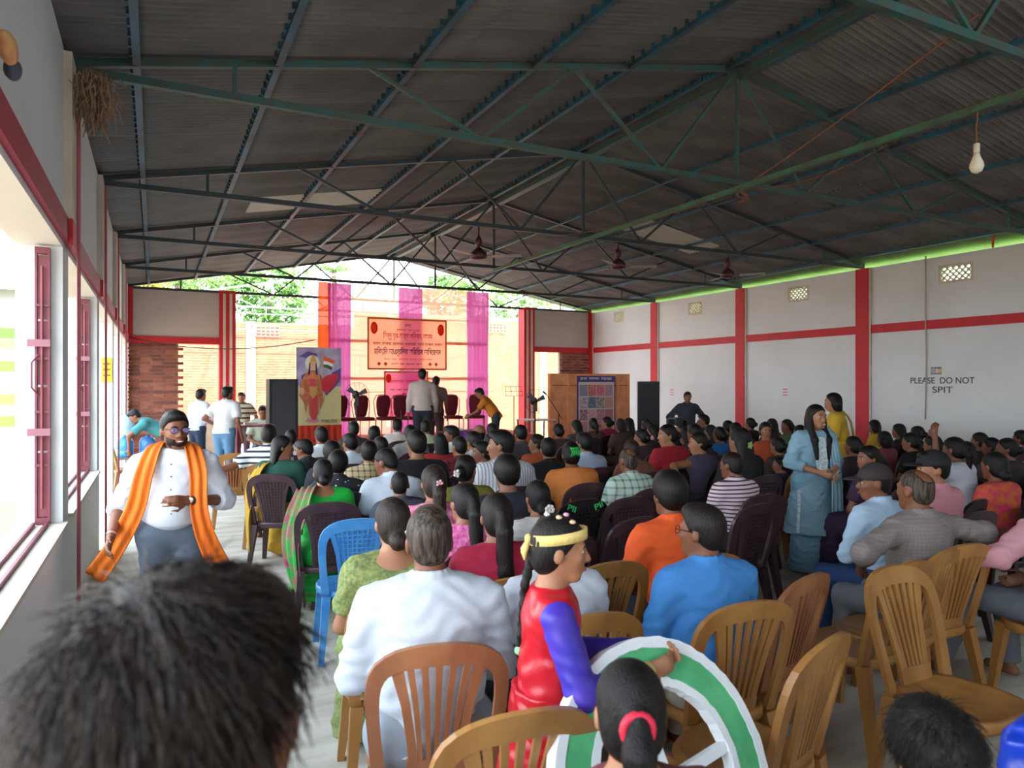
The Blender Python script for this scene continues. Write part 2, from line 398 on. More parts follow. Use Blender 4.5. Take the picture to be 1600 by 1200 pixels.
for (ua, va), (ub, vb), sgn in (((392, 308), (590, 304), -1), ((985, 345), (1105, 384), 1)):     # newer pale sheets under the old ones
    a_, b_ = roof_hit(ua, va, sgn), roof_hit(ub, vb, sgn); yc = (a_.y+b_.y)/2; xa, xb = sorted((abs(a_.x-XC), abs(b_.x-XC))); me = sheet_mesh((xb-xa)/math.cos(sl), sgn, 0); me.materials.clear(); me.materials.append(m_sheetl)
    o = obj('roof_sheet', me, None, ceil); o['label'] = 'pale newer roof sheet'; o.location = (sgn*xa, yc-SW/2, -xa*math.tan(sl)+.012)
obj('ridge_cap', MB().plate([(-.22, YB-.2, .045), (0, YB-.2, .10), (0, YE+.4, .10), (-.22, YE+.4, .045)], .004).plate([(0, YB-.2, .10), (.22, YB-.2, .045), (.22, YE+.4, .045), (0, YE+.4, .10)], .004), m_sheet, ceil)
# ------------------------------------------------------------------ trusses, purlins, ties
def truss(y, mat, label, roofed=True):
    e = empty('roof_truss', (XC, y, EAVE), 0, label, 'truss', 'steel roof trusses')
    H = RIDGE-EAVE; S = XC-XL
    def top(x): return H*(1-abs(x)/S)
    for s in (-1, 1):
        obj('top_chord', MB().beam((s*S, 0, -.02), (s*.0, 0, H-.02), .05, .055), mat, e)
    obj('bottom_chord', MB().beam((-S, 0, -.06), (S, 0, -.06), .05, .055), mat, e)
    obj('king_post', MB().beam((0, 0, -.06), (0, 0, H-.04), .035, .035), mat, e)
    for s in (-1, 1):
        obj('strut', MB().beam((s*(S-1.05), 0, -.06), (s*(S-1.05), 0, top(S-1.05)-.03), .03, .03), mat, e)
        for a, b in ((S-2.05, S-3.05), (S-4.0, S-3.05), (S-4.0, S-5.0), (0, S-5.0)):
            obj('web_member', MB().beam((s*a, 0, top(a)-.03), (s*b, 0, -.06), .03, .03), mat, e)
    obj('gusset', MB().box(-.11, .11, -.03, .03, H-.13, H-.03), mat, e)
    return e
ordn = ['nearest', 'second nearest', 'middle', 'fourth', 'fifth', 'sixth']
tl = {-.4: 'steel roof truss over the camera', 2.6: 'steel roof truss crossing the top right corner', 5.6: 'green steel roof truss with the rope knot, nearest in full view',
      8.6: 'dark steel roof truss carrying the ceiling fans', 11.6: 'dark steel roof truss between the fans and the stage backdrop', 14.6: 'dark steel roof truss the stage backdrop hangs from', 17.6: 'dark steel end truss over the far stub walls'}
for y in BAY[2:]: truss(y, m_truss if y < 7 else m_truss2, tl[y])
truss(20.6, pm('truss_out', '#7d8688', .5, hex2='#6a6f6c', vscale=4), 'bare grey truss standing outdoors beyond the hall')
for y in (19.2, 22.3): pass
e = empty('open_frame', (XC, 20.6, EAVE), 0, 'thin grey rails tying the outdoor truss to the hall', 'rail')
for x in (-3.6, -1.2, 1.2, 3.6): obj('rail', MB().beam((x, -3.0, -.02), (x, 2.6, -.02), .03, .03), MATS['truss_out'], e)
for z in (.0, -.5): obj('cross_rail', MB().beam((-4.5, 2.55, z), (4.8, 2.55, z), .03, .03), MATS['truss_out'], e)
pn = {-1: 'left', 1: 'right'}; po = ['ridge', 'first below the ridge', 'second below the ridge', 'third below the ridge', 'fourth below the ridge', 'lowest by the eave']
for s in (-1, 1):
    for k, d in enumerate((.16, 1.4, 2.45, 3.57, 4.65, 5.6)):
        x = XC+s*d; z = roof_z(x)-.025
        e = empty('purlin', (x, YB, z), 0, 'teal steel purlin, %s, on the %s roof slope' % (po[k], pn[s]), 'purlin', 'teal purlins under the roof sheets')
        obj('purlin_bar', MB().box(-.025, .025, 0, YE-YB+.3, -.05, -.008), m_purlin, e)
        cl = MB(); y = .2
        while y < YE-YB:
            cl.box(-.045 if s < 0 else .025, -.025 if s < 0 else .045, y, y+.03, -.03, .03); y += .152
        obj('purlin_clips', cl, m_purlin, e, kind='stuff')
obj('ridge_beam', MB().beam((XC, YB, RIDGE-.10), (XC, YE+.2, RIDGE-.10), .06, .07), m_truss, label='teal ridge beam running the length of the roof', cat='beam')
obj('tie_beam', MB().beam((XC, YB, EAVE-.12), (XC, BAY[5], EAVE-.12), .045, .05), pm('tie_green', '#3f7a5e', .5, hex2='#4a5a48', vscale=5), label='green tie bar along the truss centres holding the bulb', cat='beam')
# ------------------------------------------------------------------ outdoors: trees, palms, neighbour shed
def leaf_cloud(c, r, cnt, size, seed):
    rg = np.random.RandomState(seed); mb = MB()
    d = rg.normal(size=(cnt, 3)); d /= np.linalg.norm(d, axis=1)[:, None]; rad = rg.uniform(.45, 1, cnt)**.5
    lump = .75+.35*np.sin(d[:, 0]*5+seed)*np.sin(d[:, 1]*4+2*seed)*np.cos(d[:, 2]*5)
    P = d*rad[:, None]*lump[:, None]*np.array(r)+np.array(c)
    for p in P:
        a = Vector(rg.normal(size=3)).normalized(); b = a.orthogonal().normalized(); s = size*rg.uniform(.6, 1.3); p = Vector(p)
        mb.add([p-a*s, p+b*s*.4, p+a*s, p-b*s*.4], [(0, 1, 2, 3)])
    return mb
m_leaf = [pm('leaf_a', '#3f6a24', .8, hex2='#5f8a35', vscale=3), pm('leaf_b', '#4f7a2c', .8, hex2='#75983e', vscale=3), pm('leaf_c', '#b39a2c', .8, hex2='#7f8f35', vscale=3)]
m_bark = pm('bark', '#7a6a58', .95, var=.3, vscale=8)
tid = [('leafy green tree behind the left end of the boundary wall', 3.9, 28.0, 5.3, (2.0, 1.5, 1.9), 0), ('tall green tree showing between backdrop and left column', 2.2, 32.5, 6.6, (2.0, 1.5, 2.2), 1), ('yellow leaved tree over the left stub wall', -.6, 29.0, 5.3, (1.5, 1.2, 1.2), 2),
       ('green tree over the right stub wall', 14.8, 28.5, 5.2, (2.4, 1.6, 1.8), 1), ('green tree behind the right edge of the backdrop', 12.6, 32.0, 6.0, (1.6, 1.4, 1.6), 0)]
for k, (lb, x, y, z, r, c) in enumerate(tid):
    e = empty('broadleaf_tree', (x, y, -.12), 0, lb, 'tree', 'trees beyond the boundary wall')
    obj('trunk', MB().tube([(0, 0, 0), (.1, 0, z*.5), (-.05, .1, z)], [.16, .12, .05], 8), m_bark, e)
    obj('foliage', leaf_cloud((0, 0, z), r, 2600, .13, k+3), m_leaf[c], e, kind='stuff')
for k, (lb, x, y, z) in enumerate((('palm with drooping fronds left of the backdrop', 6.9, 31, 6.8), ('palm with drooping fronds right of the backdrop', 11.2, 26.0, 5.7), ('palm with drooping fronds over the left stub wall', .6, 26.2, 5.2))):
    e = empty('palm_tree', (x, y, -.12), 0, lb, 'tree', 'palms beyond the boundary wall')
    obj('trunk', MB().tube([(0, 0, 0), (.15, 0, z*.5), (.1, .1, z)], [.15, .12, .10], 8), m_bark, e)
    for j in range(13):
        t = 2*math.pi*j/13+k; L = 1.9; mb = MB(); up = .5+.4*((j*7) % 5)/5; pts = []
        for i in range(9):
            s = i/8*L; pts.append(Vector((.1+math.cos(t)*s*.85, .1+math.sin(t)*s*.85, z+up*s-.42*s*s)))
        mb.tube(pts, [.018]*8+[.005], 4)
        side = Vector((-math.sin(t), math.cos(t), 0))
        for i in range(1, 9):
            for q in (0, .5):
                p = pts[i-1].lerp(pts[i], q+.25)
                for sg in (-1, 1):
                    l = .42*(1-abs(i-4)/7); tip = p+side*sg*l*.8+Vector((math.cos(t)*.2, math.sin(t)*.2, -l*.55)); d = (pts[i]-pts[i-1]).normalized()*.03
                    mb.add([p-d, p+d, tip], [(0, 1, 2)])
        obj('frond', mb, m_leaf[j % 2], e)
# shed and striped hoarding seen through the nearest window
e = empty('neighbour_shed', (-5.2, 24, -.12), 0, 'grey shed with corrugated roof seen through the near window', 'building')
obj('shed_wall', MB().box(-2.6, 2.2, 0, 3, 0, 4.6), pm('shed_grey', '#a8a6a2', .9, var=.1, vscale=2), e)
mb = MB()
for j in range(60): mb.beam((-2.9+j*.09, -.7, 4.45), (-2.9+j*.09, 3.3, 5.3), .092, .03 if j % 2 else .012)
obj('shed_roof', mb, pm('shed_roof', '#a9c3cf', .5, metal=.2), e)
hd = empty('hoarding', (-4.2, 21, -.12), 0, 'green and yellow striped hoarding seen through the near window', 'hoarding')
cs = ['#cfd6b0', '#5dbb2d', '#e2d873', '#6cc53a', '#e9dfae', '#e6d56a', '#57b52b', '#efe9c8', '#7fcf4a', '#4aa524']
for j, c in enumerate(cs): obj('hoarding_stripe', MB().box(-1.6, 1.6, 0, .05, .55+j*.27, .55+j*.27+.262), pm('hoard_%d' % j, c, .7), hd)
for x in (-1.55, 0, 1.55): obj('hoarding_post', MB().beam((x, .09, 0), (x, .09, 3.25), .07, .07), m_bark, hd)
obj('yard_slab', MB().box(-9, XL-.3, 3, 20.5, -.12, -.06), pm('yard_brown', '#9c7b56', .8, hex2='#7f6a50', vscale=.8), kind='structure')
# ------------------------------------------------------------------ stage
m_stage = pm('stage_carpet', '#c65a3c', .95, var=.15, vscale=8, bump=.2, bscale=80)
m_peach = sheer('backdrop_peach', '#ffd9bd', .34, .78); m_purple = sheer('drape_purple', '#cf6fd6', .14, .8); m_orange_dr = sheer('drape_orange', '#e8622a', .05, .6)
ST_Z = .68
st = empty('stage', (5.2, 13, 0), 0, 'orange carpeted two level stage under the backdrop', 'stage')
obj('upper_deck', MB().box(-2.9, 2.2, .4, 4.4, .0, ST_Z), m_stage, st)
obj('lower_step', MB().box(-2.4, 2.2, -.9, .399, .0, .40), m_stage, st)
YC = 14.62
pTL = on_y(497, 432, YC); pTR = on_y(767, 450, YC); zt = EAVE-.10
def drape(x0, x1, y, z0, z1, amp, per, nx=None, nz=10, pinch=0):
    nx = nx or max(8, int((x1-x0)/per*8)); vs = []; fs = []
    for j in range(nz+1):
        t = j/nz; z = z0+(z1-z0)*t
        for i in range(nx+1):
            s = i/nx; cx = (x0+x1)/2; x = cx+(x0-cx+(x1-x0)*s)*(1-pinch*(1-t))
            vs.append((x, y+amp*math.sin(s*(x1-x0)/per*2*math.pi)*(1-.2*t)+.012*math.sin(t*9+s*3), z))
    for j in range(nz):
        for i in range(nx): a = j*(nx+1)+i; fs.append((a, a+1, a+nx+2, a+nx+1))
    return MB().add(vs, fs)
bd = empty('stage_backdrop', ((pTL.x+pTR.x)/2, YC, ST_Z), 0, 'sheer peach backdrop cloth with purple drapes hung across the stage', 'backdrop')
bx0, bx1 = pTL.x-bd.location.x, pTR.x-bd.location.x
obj('cloth_panel', drape(bx0+.2, bx1, .03, .01, zt-ST_Z, .012, .9, 40, 8, .03), m_peach, bd, smooth=True)
obj('side_strip', drape(bx0, bx0+.26, .0, .01, zt-ST_Z, .02, .2, 16, 8, -.1), m_orange_dr, bd, smooth=True)
for ua, ub in ((512, 548), (622, 658), (728, 761)):
    a = on_y(ua, 520, YC).x-bd.location.x; b = on_y(ub, 520, YC).x-bd.location.x
    obj('purple_drape', drape(a, b, -.05, .01, zt-ST_Z-.02, .03, .11, 40, 10, .06), m_purple, bd, smooth=True)
for v in (533, 591, 495, 612):
    z = 1.75+(600-v)/FPX*14.9-ST_Z
    obj('seam_band' if v in (533, 591) else 'seam', MB().box(bx0+.25, bx1-.1, .05, .056, z-.03 if v in (533, 591) else z-.006, z+.03 if v in (533, 591) else z+.006), sheer('seam_cloth', '#dba284', .2, .6), bd)
import re
def vis(t):
    """left-hand vowel signs are drawn before their consonant cluster"""
    return re.sub('((?:[\u0995-\u09b9\u09f0\u09f1\u09df\u09dc\u09dd]\u09bc?)(?:\u09cd[\u0995-\u09b9\u09f0\u09f1])*)([\u09bf\u09c7\u09c8])', r'\2\1', t)
def faint(w, size, p, mat, parent, seed, sep=.5):
    """a line of print too blurred to read: word-long runs of short strokes under a head line"""
    rr = random.Random(seed); mb = MB(); x = -w/2
    while x < w/2-size*.6:
        ww = min(rr.uniform(1.6, 3.6)*size, w/2-x); mb.box(x, x+ww, 0, .0015, size*.26, size*.36); q = x+size*.1
        while q < x+ww-size*.12: hh = rr.uniform(.35, .62)*size; mb.box(q, q+size*.12, 0, .0015, size*.26-hh, size*.259); q += size*rr.uniform(.26, .42)
        x += ww+size*sep
    return obj('faint_print', mb, mat, parent, loc=p)
def tx(body, w, size, p, mat, parent, M, name='lettering', bold=0):
    me = text_mesh(vis(body), size, w, .001, bold=bold); o = obj(name, me, mat, parent); o.matrix_local = Matrix.Translation(p) @ M; return o
m_ink = pm('ink_dark', '#3a2440', .8); m_inkr = pm('ink_red', '#c8322a', .8); m_inko = pm('ink_orange', '#e0702a', .8)
def banner(u0, u1, v0, v1, y, name, label, mat):
    a = on_y(u0, v1, y); b = on_y(u1, v0, y); zc0 = on_y((u0+u1)/2, v1, y).z; zc1 = on_y((u0+u1)/2, v0, y).z
    e = empty(name, ((a.x+b.x)/2, y, zc0), 0, label, 'banner'); w = b.x-a.x; h = zc1-zc0
    obj('banner_cloth', MB().box(-w/2, w/2, 0, .004, 0, h), mat, e)
    for q in ((-w/2, w/2, 0, .035), (-w/2, w/2, h-.035, h), (-w/2, -w/2+.035, .036, h-.036), (w/2-.035, w/2, .036, h-.036)):
        obj('banner_border', MB().box(q[0], q[1], -.004, -.0005, q[2], q[3]), pm('banner_edge', '#d9772f', .8), e)
    return e, w, h
e, w, h = banner(574, 698, 498, 578, YC-.14, 'stage_banner', 'peach banner with red and purple Assamese lettering high on the backdrop', sheer('banner_peach', '#ffdccb', .25, .8))
faint(.14, .09, (0, -.006, h*.86), m_ink, e, 1)
faint(.5, .06, (0, -.006, h*.77), m_inkr, e, 2)
tx('হিন্দু যুব-ছাত্ৰ পৰিষদ, অসম', w*.62, .155, (0, -.006, h*.655), m_inkr, e, FACEY_ROT, bold=.002)
faint(w*.86, .075, (0, -.006, h*.50), m_ink, e, 3)
tx('মৰিয়নি আঞ্চলিক সমিতিৰ অধিবেশন', w*.84, .17, (0, -.006, h*.345), m_ink, e, FACEY_ROT, bold=.003)
faint(w*.6, .065, (0, -.006, h*.2), m_inko, e, 4)
faint(w*.42, .055, (0, -.006, h*.11), m_ink, e, 5)
for s in (-1, 1):
    o = obj('emblem', MB().lathe([(.001, 0), (.075, .0), (.075, .006), (.001, .006)], 20, axis='y'), sheer('emblem_red', '#e0553c', .05, .8), e); o.location = (s*w*.42, -.012, h*.80); o.scale = (1, 1, 1.7)
    o = obj('emblem_core', MB().lathe([(.001, 0), (.05, .0), (.05, .004), (.001, .004)], 20, axis='y'), sheer('emblem_orange', '#f7965a', .05, .8), e); o.location = (s*w*.42, -.018, h*.80); o.scale = (1, 1, 1.7)
    for k in (.28, .36):
        obj('lamp_mark', MB().plate([(s*w*k-.045, -.006, h*.115), (s*w*k, -.006, h*.07), (s*w*k+.045, -.006, h*.115), (s*w*k, -.006, h*.155)], .002, (0, -1, 0)), m_inko, e)
e, w, h = banner(600, 669, 580, 655, YC-.17, 'pink_banner', 'pink lower banner half hidden behind the stage chairs', sheer('banner_pink', '#f8b4d4', .22, .8))
faint(w*.7, .09, (0, -.006, h*.78), m_inkr, e, 6); tx('প্ৰতিনিধি', w*.62, .2, (0, -.006, h*.42), m_ink, e, FACEY_ROT, bold=.003)
faint(w*.75, .055, (0, -.006, h*.61), m_ink, e, 7)
o = obj('emblem', MB().lathe([(.001, 0), (.06, .0), (.06, .006), (.001, .006)], 20, axis='y'), MATS['emblem_red'], e); o.location = (-w*.4, -.012, h*.85); o.scale = (1, 1, 1.6)
# figure poster on a board with red skirt cloth
YP = 13.46
a = on_y(463, 664, YP); b = on_y(533, 545, YP); w = b.x-a.x; z0 = ST_Z+.30; h = 2.43-z0
e = empty('figure_poster', ((a.x+b.x)/2, YP, ST_Z), 0, 'tall poster of a robed crowned figure with flags beside the black speaker', 'poster')
zz = z0-ST_Z
obj('poster_sheet', MB().box(-w/2, w/2, 0, .03, zz, zz+h), pm('poster_lower', '#d8cf96', .7), e)
obj('poster_sky', MB().box(-w/2, w/2, -.004, -.0005, zz+h*.5, zz+h), pm('poster_sky', '#b9b2c4', .7, hex2='#8f82b4', vscale=3), e)
obj('red_skirt', drape(-w/2-.01, w/2+.01, .0, .0, zz, .012, .12, 40, 5), pm('poster_red', '#c63a20', .85), e, smooth=True)
def pp(pts, mat, lvl, nm='printed_shape'):
    obj(nm, MB().plate([(-w/2+p[0]*w, -.004-.002*lvl, zz+h*(1-p[1])) for p in pts][::-1], .0018, (0, -1, 0)), mat, e)
def el(cx, cy, rx, ry, k=18): return [(cx+rx*math.cos(2*math.pi*i/k), cy+ry*math.sin(2*math.pi*i/k)) for i in range(k)]
cO, cP, cG, cS, cV = pm('print_orange', '#cf7f55', .7, hex2='#b96543', vscale=14), pm('print_pink', '#cf4a52', .7), pm('print_gold', '#d0a258', .7), pm('print_skin', '#dba98a', .7), pm('print_violet', '#5a4a8e', .7)
pp([(.06, .12), (.24, .05), (.46, .08), (.42, .16), (.28, .14)], cV, 1); pp([(.1, .36), (.2, .33), (.55, .36), (.55, .42), (.12, .42)], cV, 1)
pp([(.80, .32), (1.0, .26), (.98, .42), (.84, .52), (.66, .62), (.6, .56)], cV, 1)
pp(el(.35, .2, .16, .1), pm('print_halo', '#e6dccb', .7), 2); pp([(.58, .05), (.6, .05), (.58, .7), (.56, .7)], cG, 2)
pp([(.6, .12), (.72, .13), (.86, .17), (.82, .21), (.7, .18), (.6, .17)], pm('flag_saffron', '#e2603a', .7), 3); pp([(.6, .17), (.7, .18), (.82, .21), (.8, .25), (.7, .22), (.6, .215)], pm('flag_white', '#e8e4dc', .7), 3); pp([(.6, .215), (.7, .22), (.8, .25), (.78, .29), (.68, .265), (.6, .25)], pm('flag_green', '#3d5a3c', .7), 3)
pp([(.56, .40), (.7, .35), (.94, .33), (.92, .42), (.8, .52), (.68, .58), (.58, .56), (.5, .48)], pm('print_crimson', '#c92c3a', .7), 3)
pp([(.2, .33), (.3, .29), (.42, .29), (.52, .36), (.56, .5), (.6, .68), (.52, .8), (.5, .62), (.48, .86), (.28, .87), (.26, .68), (.2, .85), (.16, .7), (.06, .62), (.08, .47)], cO, 4)
pp([(.30, .6), (.46, .6), (.45, .88), (.42, .93), (.34, .93), (.30, .88)], cP, 5); pp([(.26, .4), (.42, .4), (.4, .5), (.3, .5)], cP, 5)
pp([(.28, .5), (.46, .5), (.45, .6), (.36, .66), (.29, .6)], cG, 6); pp(el(.36, .235, .06, .055), cS, 6); pp([(.29, .2), (.31, .14), (.36, .09), (.41, .14), (.43, .2), (.36, .18)], cG, 7)
pp([(.28, .2), (.31, .19), (.3, .34), (.25, .36)], m_ink, 5); pp([(.42, .19), (.44, .2), (.47, .36), (.42, .34)], m_ink, 5)
pp(el(.12, .56, .06, .05), cS, 6); pp([(.2, .95), (.26, .9), (.36, .94), (.46, .91), (.5, .95), (.36, .97)], pm('print_lotus', '#d78aa0', .7), 6)
pp([(.0, .574), (1., .574), (1., .578), (.0, .578)], cG, 8)
tx('ভাৰত,মাতা', w*.36, .10, (w*.23, -.008, zz+h*.045), m_ink, e, FACEY_ROT)
# loudspeakers
def speaker(u0, u1, vt, y, label, z0=0, rz=0):
    a = on_y(u0, vt, y); b = on_y(u1, vt, y); w = b.x-a.x; h = on_y((u0+u1)/2, vt, y).z-z0
    w *= math.cos(rz)*.98; e = empty('loudspeaker', ((a.x+b.x)/2, y, z0), rz, label, 'speaker', 'tall black loudspeakers')
    obj('cabinet', MB().box(-w/2, w/2, 0, .38, 0, h), m_black, e, bevel=.012)
    obj('grille', MB().box(-w/2+.04, w/2-.04, -.015, -.0005, .06, h-.05), pm('speaker_grille', '#24262c', .7, bump=.5, bscale=220), e)
    for s in (-1, 1): obj('corner_strip', MB().box(s*(w/2-.015)-.014, s*(w/2-.015)+.014, -.02, .04, .0, h), m_dark, e)
    obj('badge', MB().box(-.05, .05, -.02, -.0155, h*.45, h*.45+.03), pm('badge', '#b9bcc0', .3, metal=.6), e)
speaker(420, 466, 592, 12.3, 'tall black loudspeaker beside the figure poster', 0); speaker(997, 1030, 596, 12.1, 'tall black loudspeaker by the right wall', 0, -.6)
# orange photo board
YO = 13.0; a = on_y(858, 584, YO); b = on_y(984, 584, YO); w = b.x-a.x; h = on_y(920, 584, YO).z
m_ob = pm('orange_cloth', '#f0a677', .85, hex2='#e3935f', vscale=5)
e = empty('photo_board', ((a.x+b.x)/2, YO, 0), 0, 'orange cloth covered board with a photo collage poster', 'display board')
obj('board_back', MB().box(-w/2, w/2, 0, .06, 0, h), m_ob, e)
for q in (-.48, -.27, .34, .48): obj('cloth_fold', MB().beam((q*w, -.012, 0), (q*w, -.012, h-.02), .05, .022, up=(0, 1, 0)), m_ob, e)
obj('board_seam', MB().box(-w/2+.05, w/2-.05, -.006, -.0005, h-.26, h-.245), pm('seam_dark', '#8a4a2c', .9), e)
pw = w*.47; ph = h-.05; ps = obj('collage_poster', MB().box(-pw/2, pw/2, -.04, -.025, .1, ph), pm('collage_violet', '#4c3f86', .6), e); ps.location.x = w*.06
obj('collage_paper', MB().box(-pw/2+.03, pw/2-.03, -.046, -.0405, .14, ph-.13), pm('collage_paper', '#d9cfb8', .6), ps)
rg = random.Random(4); cc = ['#b9484e', '#8f8796', '#c9bcae', '#6b6178', '#d88f9a', '#a4798c', '#cfc7cf', '#b5a06a', '#7d8fa8', '#d2606c']
for r in range(6):
    for c in range(4):
        ww = (pw-.1)/4; hh = (ph-.33)/6; x = -pw/2+.05+c*ww; z = .16+r*hh
        ci = rg.choice(cc); cj = rg.choice(cc)
        obj('photo', MB().box(x, x+ww-.02, -.052, -.0465, z, z+hh-.02), pm('photo_%s_%s' % (ci, cj), ci, .5, hex2=cj, vscale=22), ps)
faint(pw*.86, .085, (w*.06, -.048, ph-.062), pm('ink_white', '#f2efe6', .7), e, 8)
# banquet chairs on the stage
m_mar = pm('maroon_velvet', '#6d1226', .85, var=.15, vscale=10, bump=.15, bscale=60); m_gold = pm('chair_gold', '#b5643f', .35, metal=.6)
def superell(a, b, n, k=24, p=3.0):
    o = []
    for i in range(k):
        t = 2*math.pi*i/k; c, s = math.cos(t), math.sin(t)
        o.append((a*math.copysign(abs(c)**(2/p), c), b*math.copysign(abs(s)**(2/p), s)))
    return o
def pad(outline, z0, z1, M=None, inset=.86):
    k = len(outline); vs = []; zs = ((z0, inset), (z0+(z1-z0)*.25, 1), (z0+(z1-z0)*.75, 1), (z1, inset), (z1+.006, .5))
    for z, s in zs: vs += [(x*s, y*s, z) for x, y in outline]
    fs = [(j*k+i, j*k+(i+1) % k, (j+1)*k+(i+1) % k, (j+1)*k+i) for j in range(len(zs)-1) for i in range(k)]
    fs += [tuple(range(k-1, -1, -1)), tuple((len(zs)-1)*k+i for i in range(k))]
    mb = MB().add(vs, fs)
    return mb.xf(M) if M else mb
bq = {'seat': pad(superell(.225, .215, 3), .40, .46).mesh('seat', True)}
Mb = Matrix.Translation((0, -.215, .70)) @ Matrix.Rotation(math.radians(84), 4, 'X')
bq['backrest'] = pad([(x*(1-.12*(y < 0)), y) for x, y in superell(.175, .25, 3, 28, 4.2)], -.03, .03, Mb).mesh('backrest', True)
bq['back_frame'] = MB().tube([(-.17, -.19, .38), (-.22, -.225, .6), (-.23, -.26, .82), (-.16, -.275, .94), (.0, -.28, .965), (.16, -.275, .94), (.23, -.26, .82), (.22, -.225, .6), (.17, -.19, .38)], .011, 8).mesh('back_frame', True)
bq['leg'] = MB().tube([(0, 0, 0), (0, 0, .40)], [.011, .013], 8).mesh('leg', True)
bq['seat_rail'] = MB().tube([(-.2, -.19, .395), (.2, -.19, .395), (.2, .19, .395), (-.2, .19, .395)], .011, 8, closed=True).mesh('seat_rail', True)
bql = ['maroon padded chair at the left end of the stage row', 'maroon padded chair second from the left on stage', 'maroon padded chair third from the left on stage', 'maroon padded chair behind the standing speaker on stage',
       'maroon padded chair just right of the standing men', 'maroon padded chair beneath the right purple drape', 'maroon padded chair at the right end of the stage row']
for (u, rz), lb in zip(((538, .2), (570, .15), (604, .1), (630, .05), (677, 0), (706, -.1), (741, -.35)), bql):
    p = on_y(u, 600, 13.95); e = empty('banquet_chair', (p.x, 13.95 - (.1 if u > 700 else 0), ST_Z), math.pi+rz, lb, 'chair', 'maroon chairs in a row on stage'); e.scale = (.84, .84, .88)
    for nm in ('seat', 'backrest', 'back_frame', 'seat_rail'): obj(nm, bq[nm], m_mar if nm in ('seat', 'backrest') else m_gold, e)
    for sx in (-1, 1):
        for sy in (-1, 1): obj('leg', bq['leg'], m_gold, e).location = (sx*.2, sy*.19, 0)
# stage furniture: purple cloth table, white table, pedestal fans, stands
p = on_y(718, 660, 12.75); e = empty('low_table', (p.x, 12.75, .40), 0, 'low stage table under a purple cloth with papers', 'table')
obj('table_top', MB().box(-.42, .42, -.2, .2, .42, .45), pm('table_brown', '#6a4a38', .6), e); obj('purple_cloth', drape(-.43, .43, -.21, .0, .455, .012, .13, 40, 5), pm('purple_cloth', '#7a3a96', .85), e, smooth=True)
for s in (-1, 1): obj('leg', MB().beam((s*.38, .15, 0), (s*.38, .15, .42), .04, .04), m_bark, e)
pb = obj('paper_bundle', MB().box(-.16, .12, -.1, .12, 0, .03), pm('paper', '#d8d2c4', .8), label='bundle of papers on the purple stage table', cat='papers'); pb.location = (p.x-.08, 12.75, .852)
p = on_y(829, 656, 12.9); e = empty('side_table', (p.x+.05, 12.75, .40), 0, 'white topped table with red legs beside the right column', 'table')
obj('table_top', MB().box(-.33, .33, -.25, .25, .60, .63), pm('table_white', '#d9c3bd', .5), e)
for sx in (-1, 1):
    for sy in (-1, 1): obj('leg', MB().beam((sx*.29, sy*.2, 0), (sx*.31, sy*.22, .60), .03, .03), pm('table_red', '#b13a3c', .5), e)
def pedestal_fan(p, z0, h, label):
    e = empty('pedestal_fan', (p.x, p.y, z0), 0, label, 'fan', 'pedestal fans on stage')
    obj('fan_base', MB().lathe([(.18, 0), (.18, .03), (.03, .06), (.02, .08)], 18), m_dark, e); obj('fan_pole', MB().tube([(0, 0, .08), (0, 0, h-.16)], .016, 8), m_dark, e)
    obj('fan_motor', MB().ball((0, .06, h), (.075, .10, .085)), m_black, e, smooth=True)
    mb = MB(); R = .24
    for k in range(14):
        t = math.pi*2*k/14; mb.tube([(0, -.09, h), (R*.7*math.cos(t), -.085, h+R*.7*math.sin(t)), (R*math.cos(t), -.04, h+R*math.sin(t)), (R*.7*math.cos(t), .02, h+R*.7*math.sin(t))], .002, 4)
    mb.tube([(R*math.cos(t), -.04, h+R*math.sin(t)) for t in [2*math.pi*k/24 for k in range(24)]], .004, 5, closed=True)
    obj('fan_guard', mb, m_dark, e)
    for k in range(3):
        t = 2*math.pi*k/3+.3; c, s = math.cos(t), math.sin(t)
        obj('fan_blade', MB().plate([(c*.03-s*.03, -.05, h+s*.03+c*.03), (c*.2-s*.08, -.035, h+s*.2+c*.08), (c*.21+s*.03, -.055, h+s*.21-c*.03), (c*.03+s*.02, -.05, h+s*.03-c*.02)], .004), pm('blade_grey', '#585c66', .4), e)
pedestal_fan(on_y(557, 620, 13.55), ST_Z, .86, 'black pedestal fan between the left stage chairs'); pedestal_fan(on_y(836, 628, 12.35), .40, 1.01, 'black pedestal fan in front of the right red column')
def mic_stand(u, y, z0, h, lean, label):
    p = on_y(u, 600, y); e = empty('microphone_stand', (p.x, y, z0), 0, label, 'mic stand', 'microphone stands')
    for k in range(3): t = 2*math.pi*k/3+.4; obj('leg', MB().tube([(0, 0, .12), (.24*math.cos(t), .24*math.sin(t), .01)], .009, 6), m_dark, e)
    obj('pole', MB().tube([(0, 0, .1), (0, 0, h*.75)], .011, 8), m_dark, e); obj('boom', MB().tube([(-lean*.3, 0, h*.68), (lean, 0, h)], .007, 6), m_dark, e)
    obj('microphone', MB().tube([(lean, 0, h-.01), (lean*1.12, -.02, h+.02), (lean*1.3, -.03, h+.05)], [.012, .016, .024], 8), m_black, e)
mic_stand(873, 12.0, 0, 1.55, -.28, 'black boom microphone stand beside the orange photo board'); mic_stand(627, 13.2, .68, .75, -.12, 'short microphone stand before the maroon stage chairs')
p = on_y(803, 615, 13.2); e = empty('music_stand', (p.x, 13.2, .40), 0, 'thin black music stand near the right red column', 'music stand')
obj('pole', MB().tube([(0, 0, .1), (0, 0, 1.1)], .01, 8), m_dark, e)
for k in range(3): t = 2*math.pi*k/3; obj('leg', MB().tube([(0, 0, .25), (.25*math.cos(t), .25*math.sin(t), .01)], .008, 6), m_dark, e)
mb = MB()
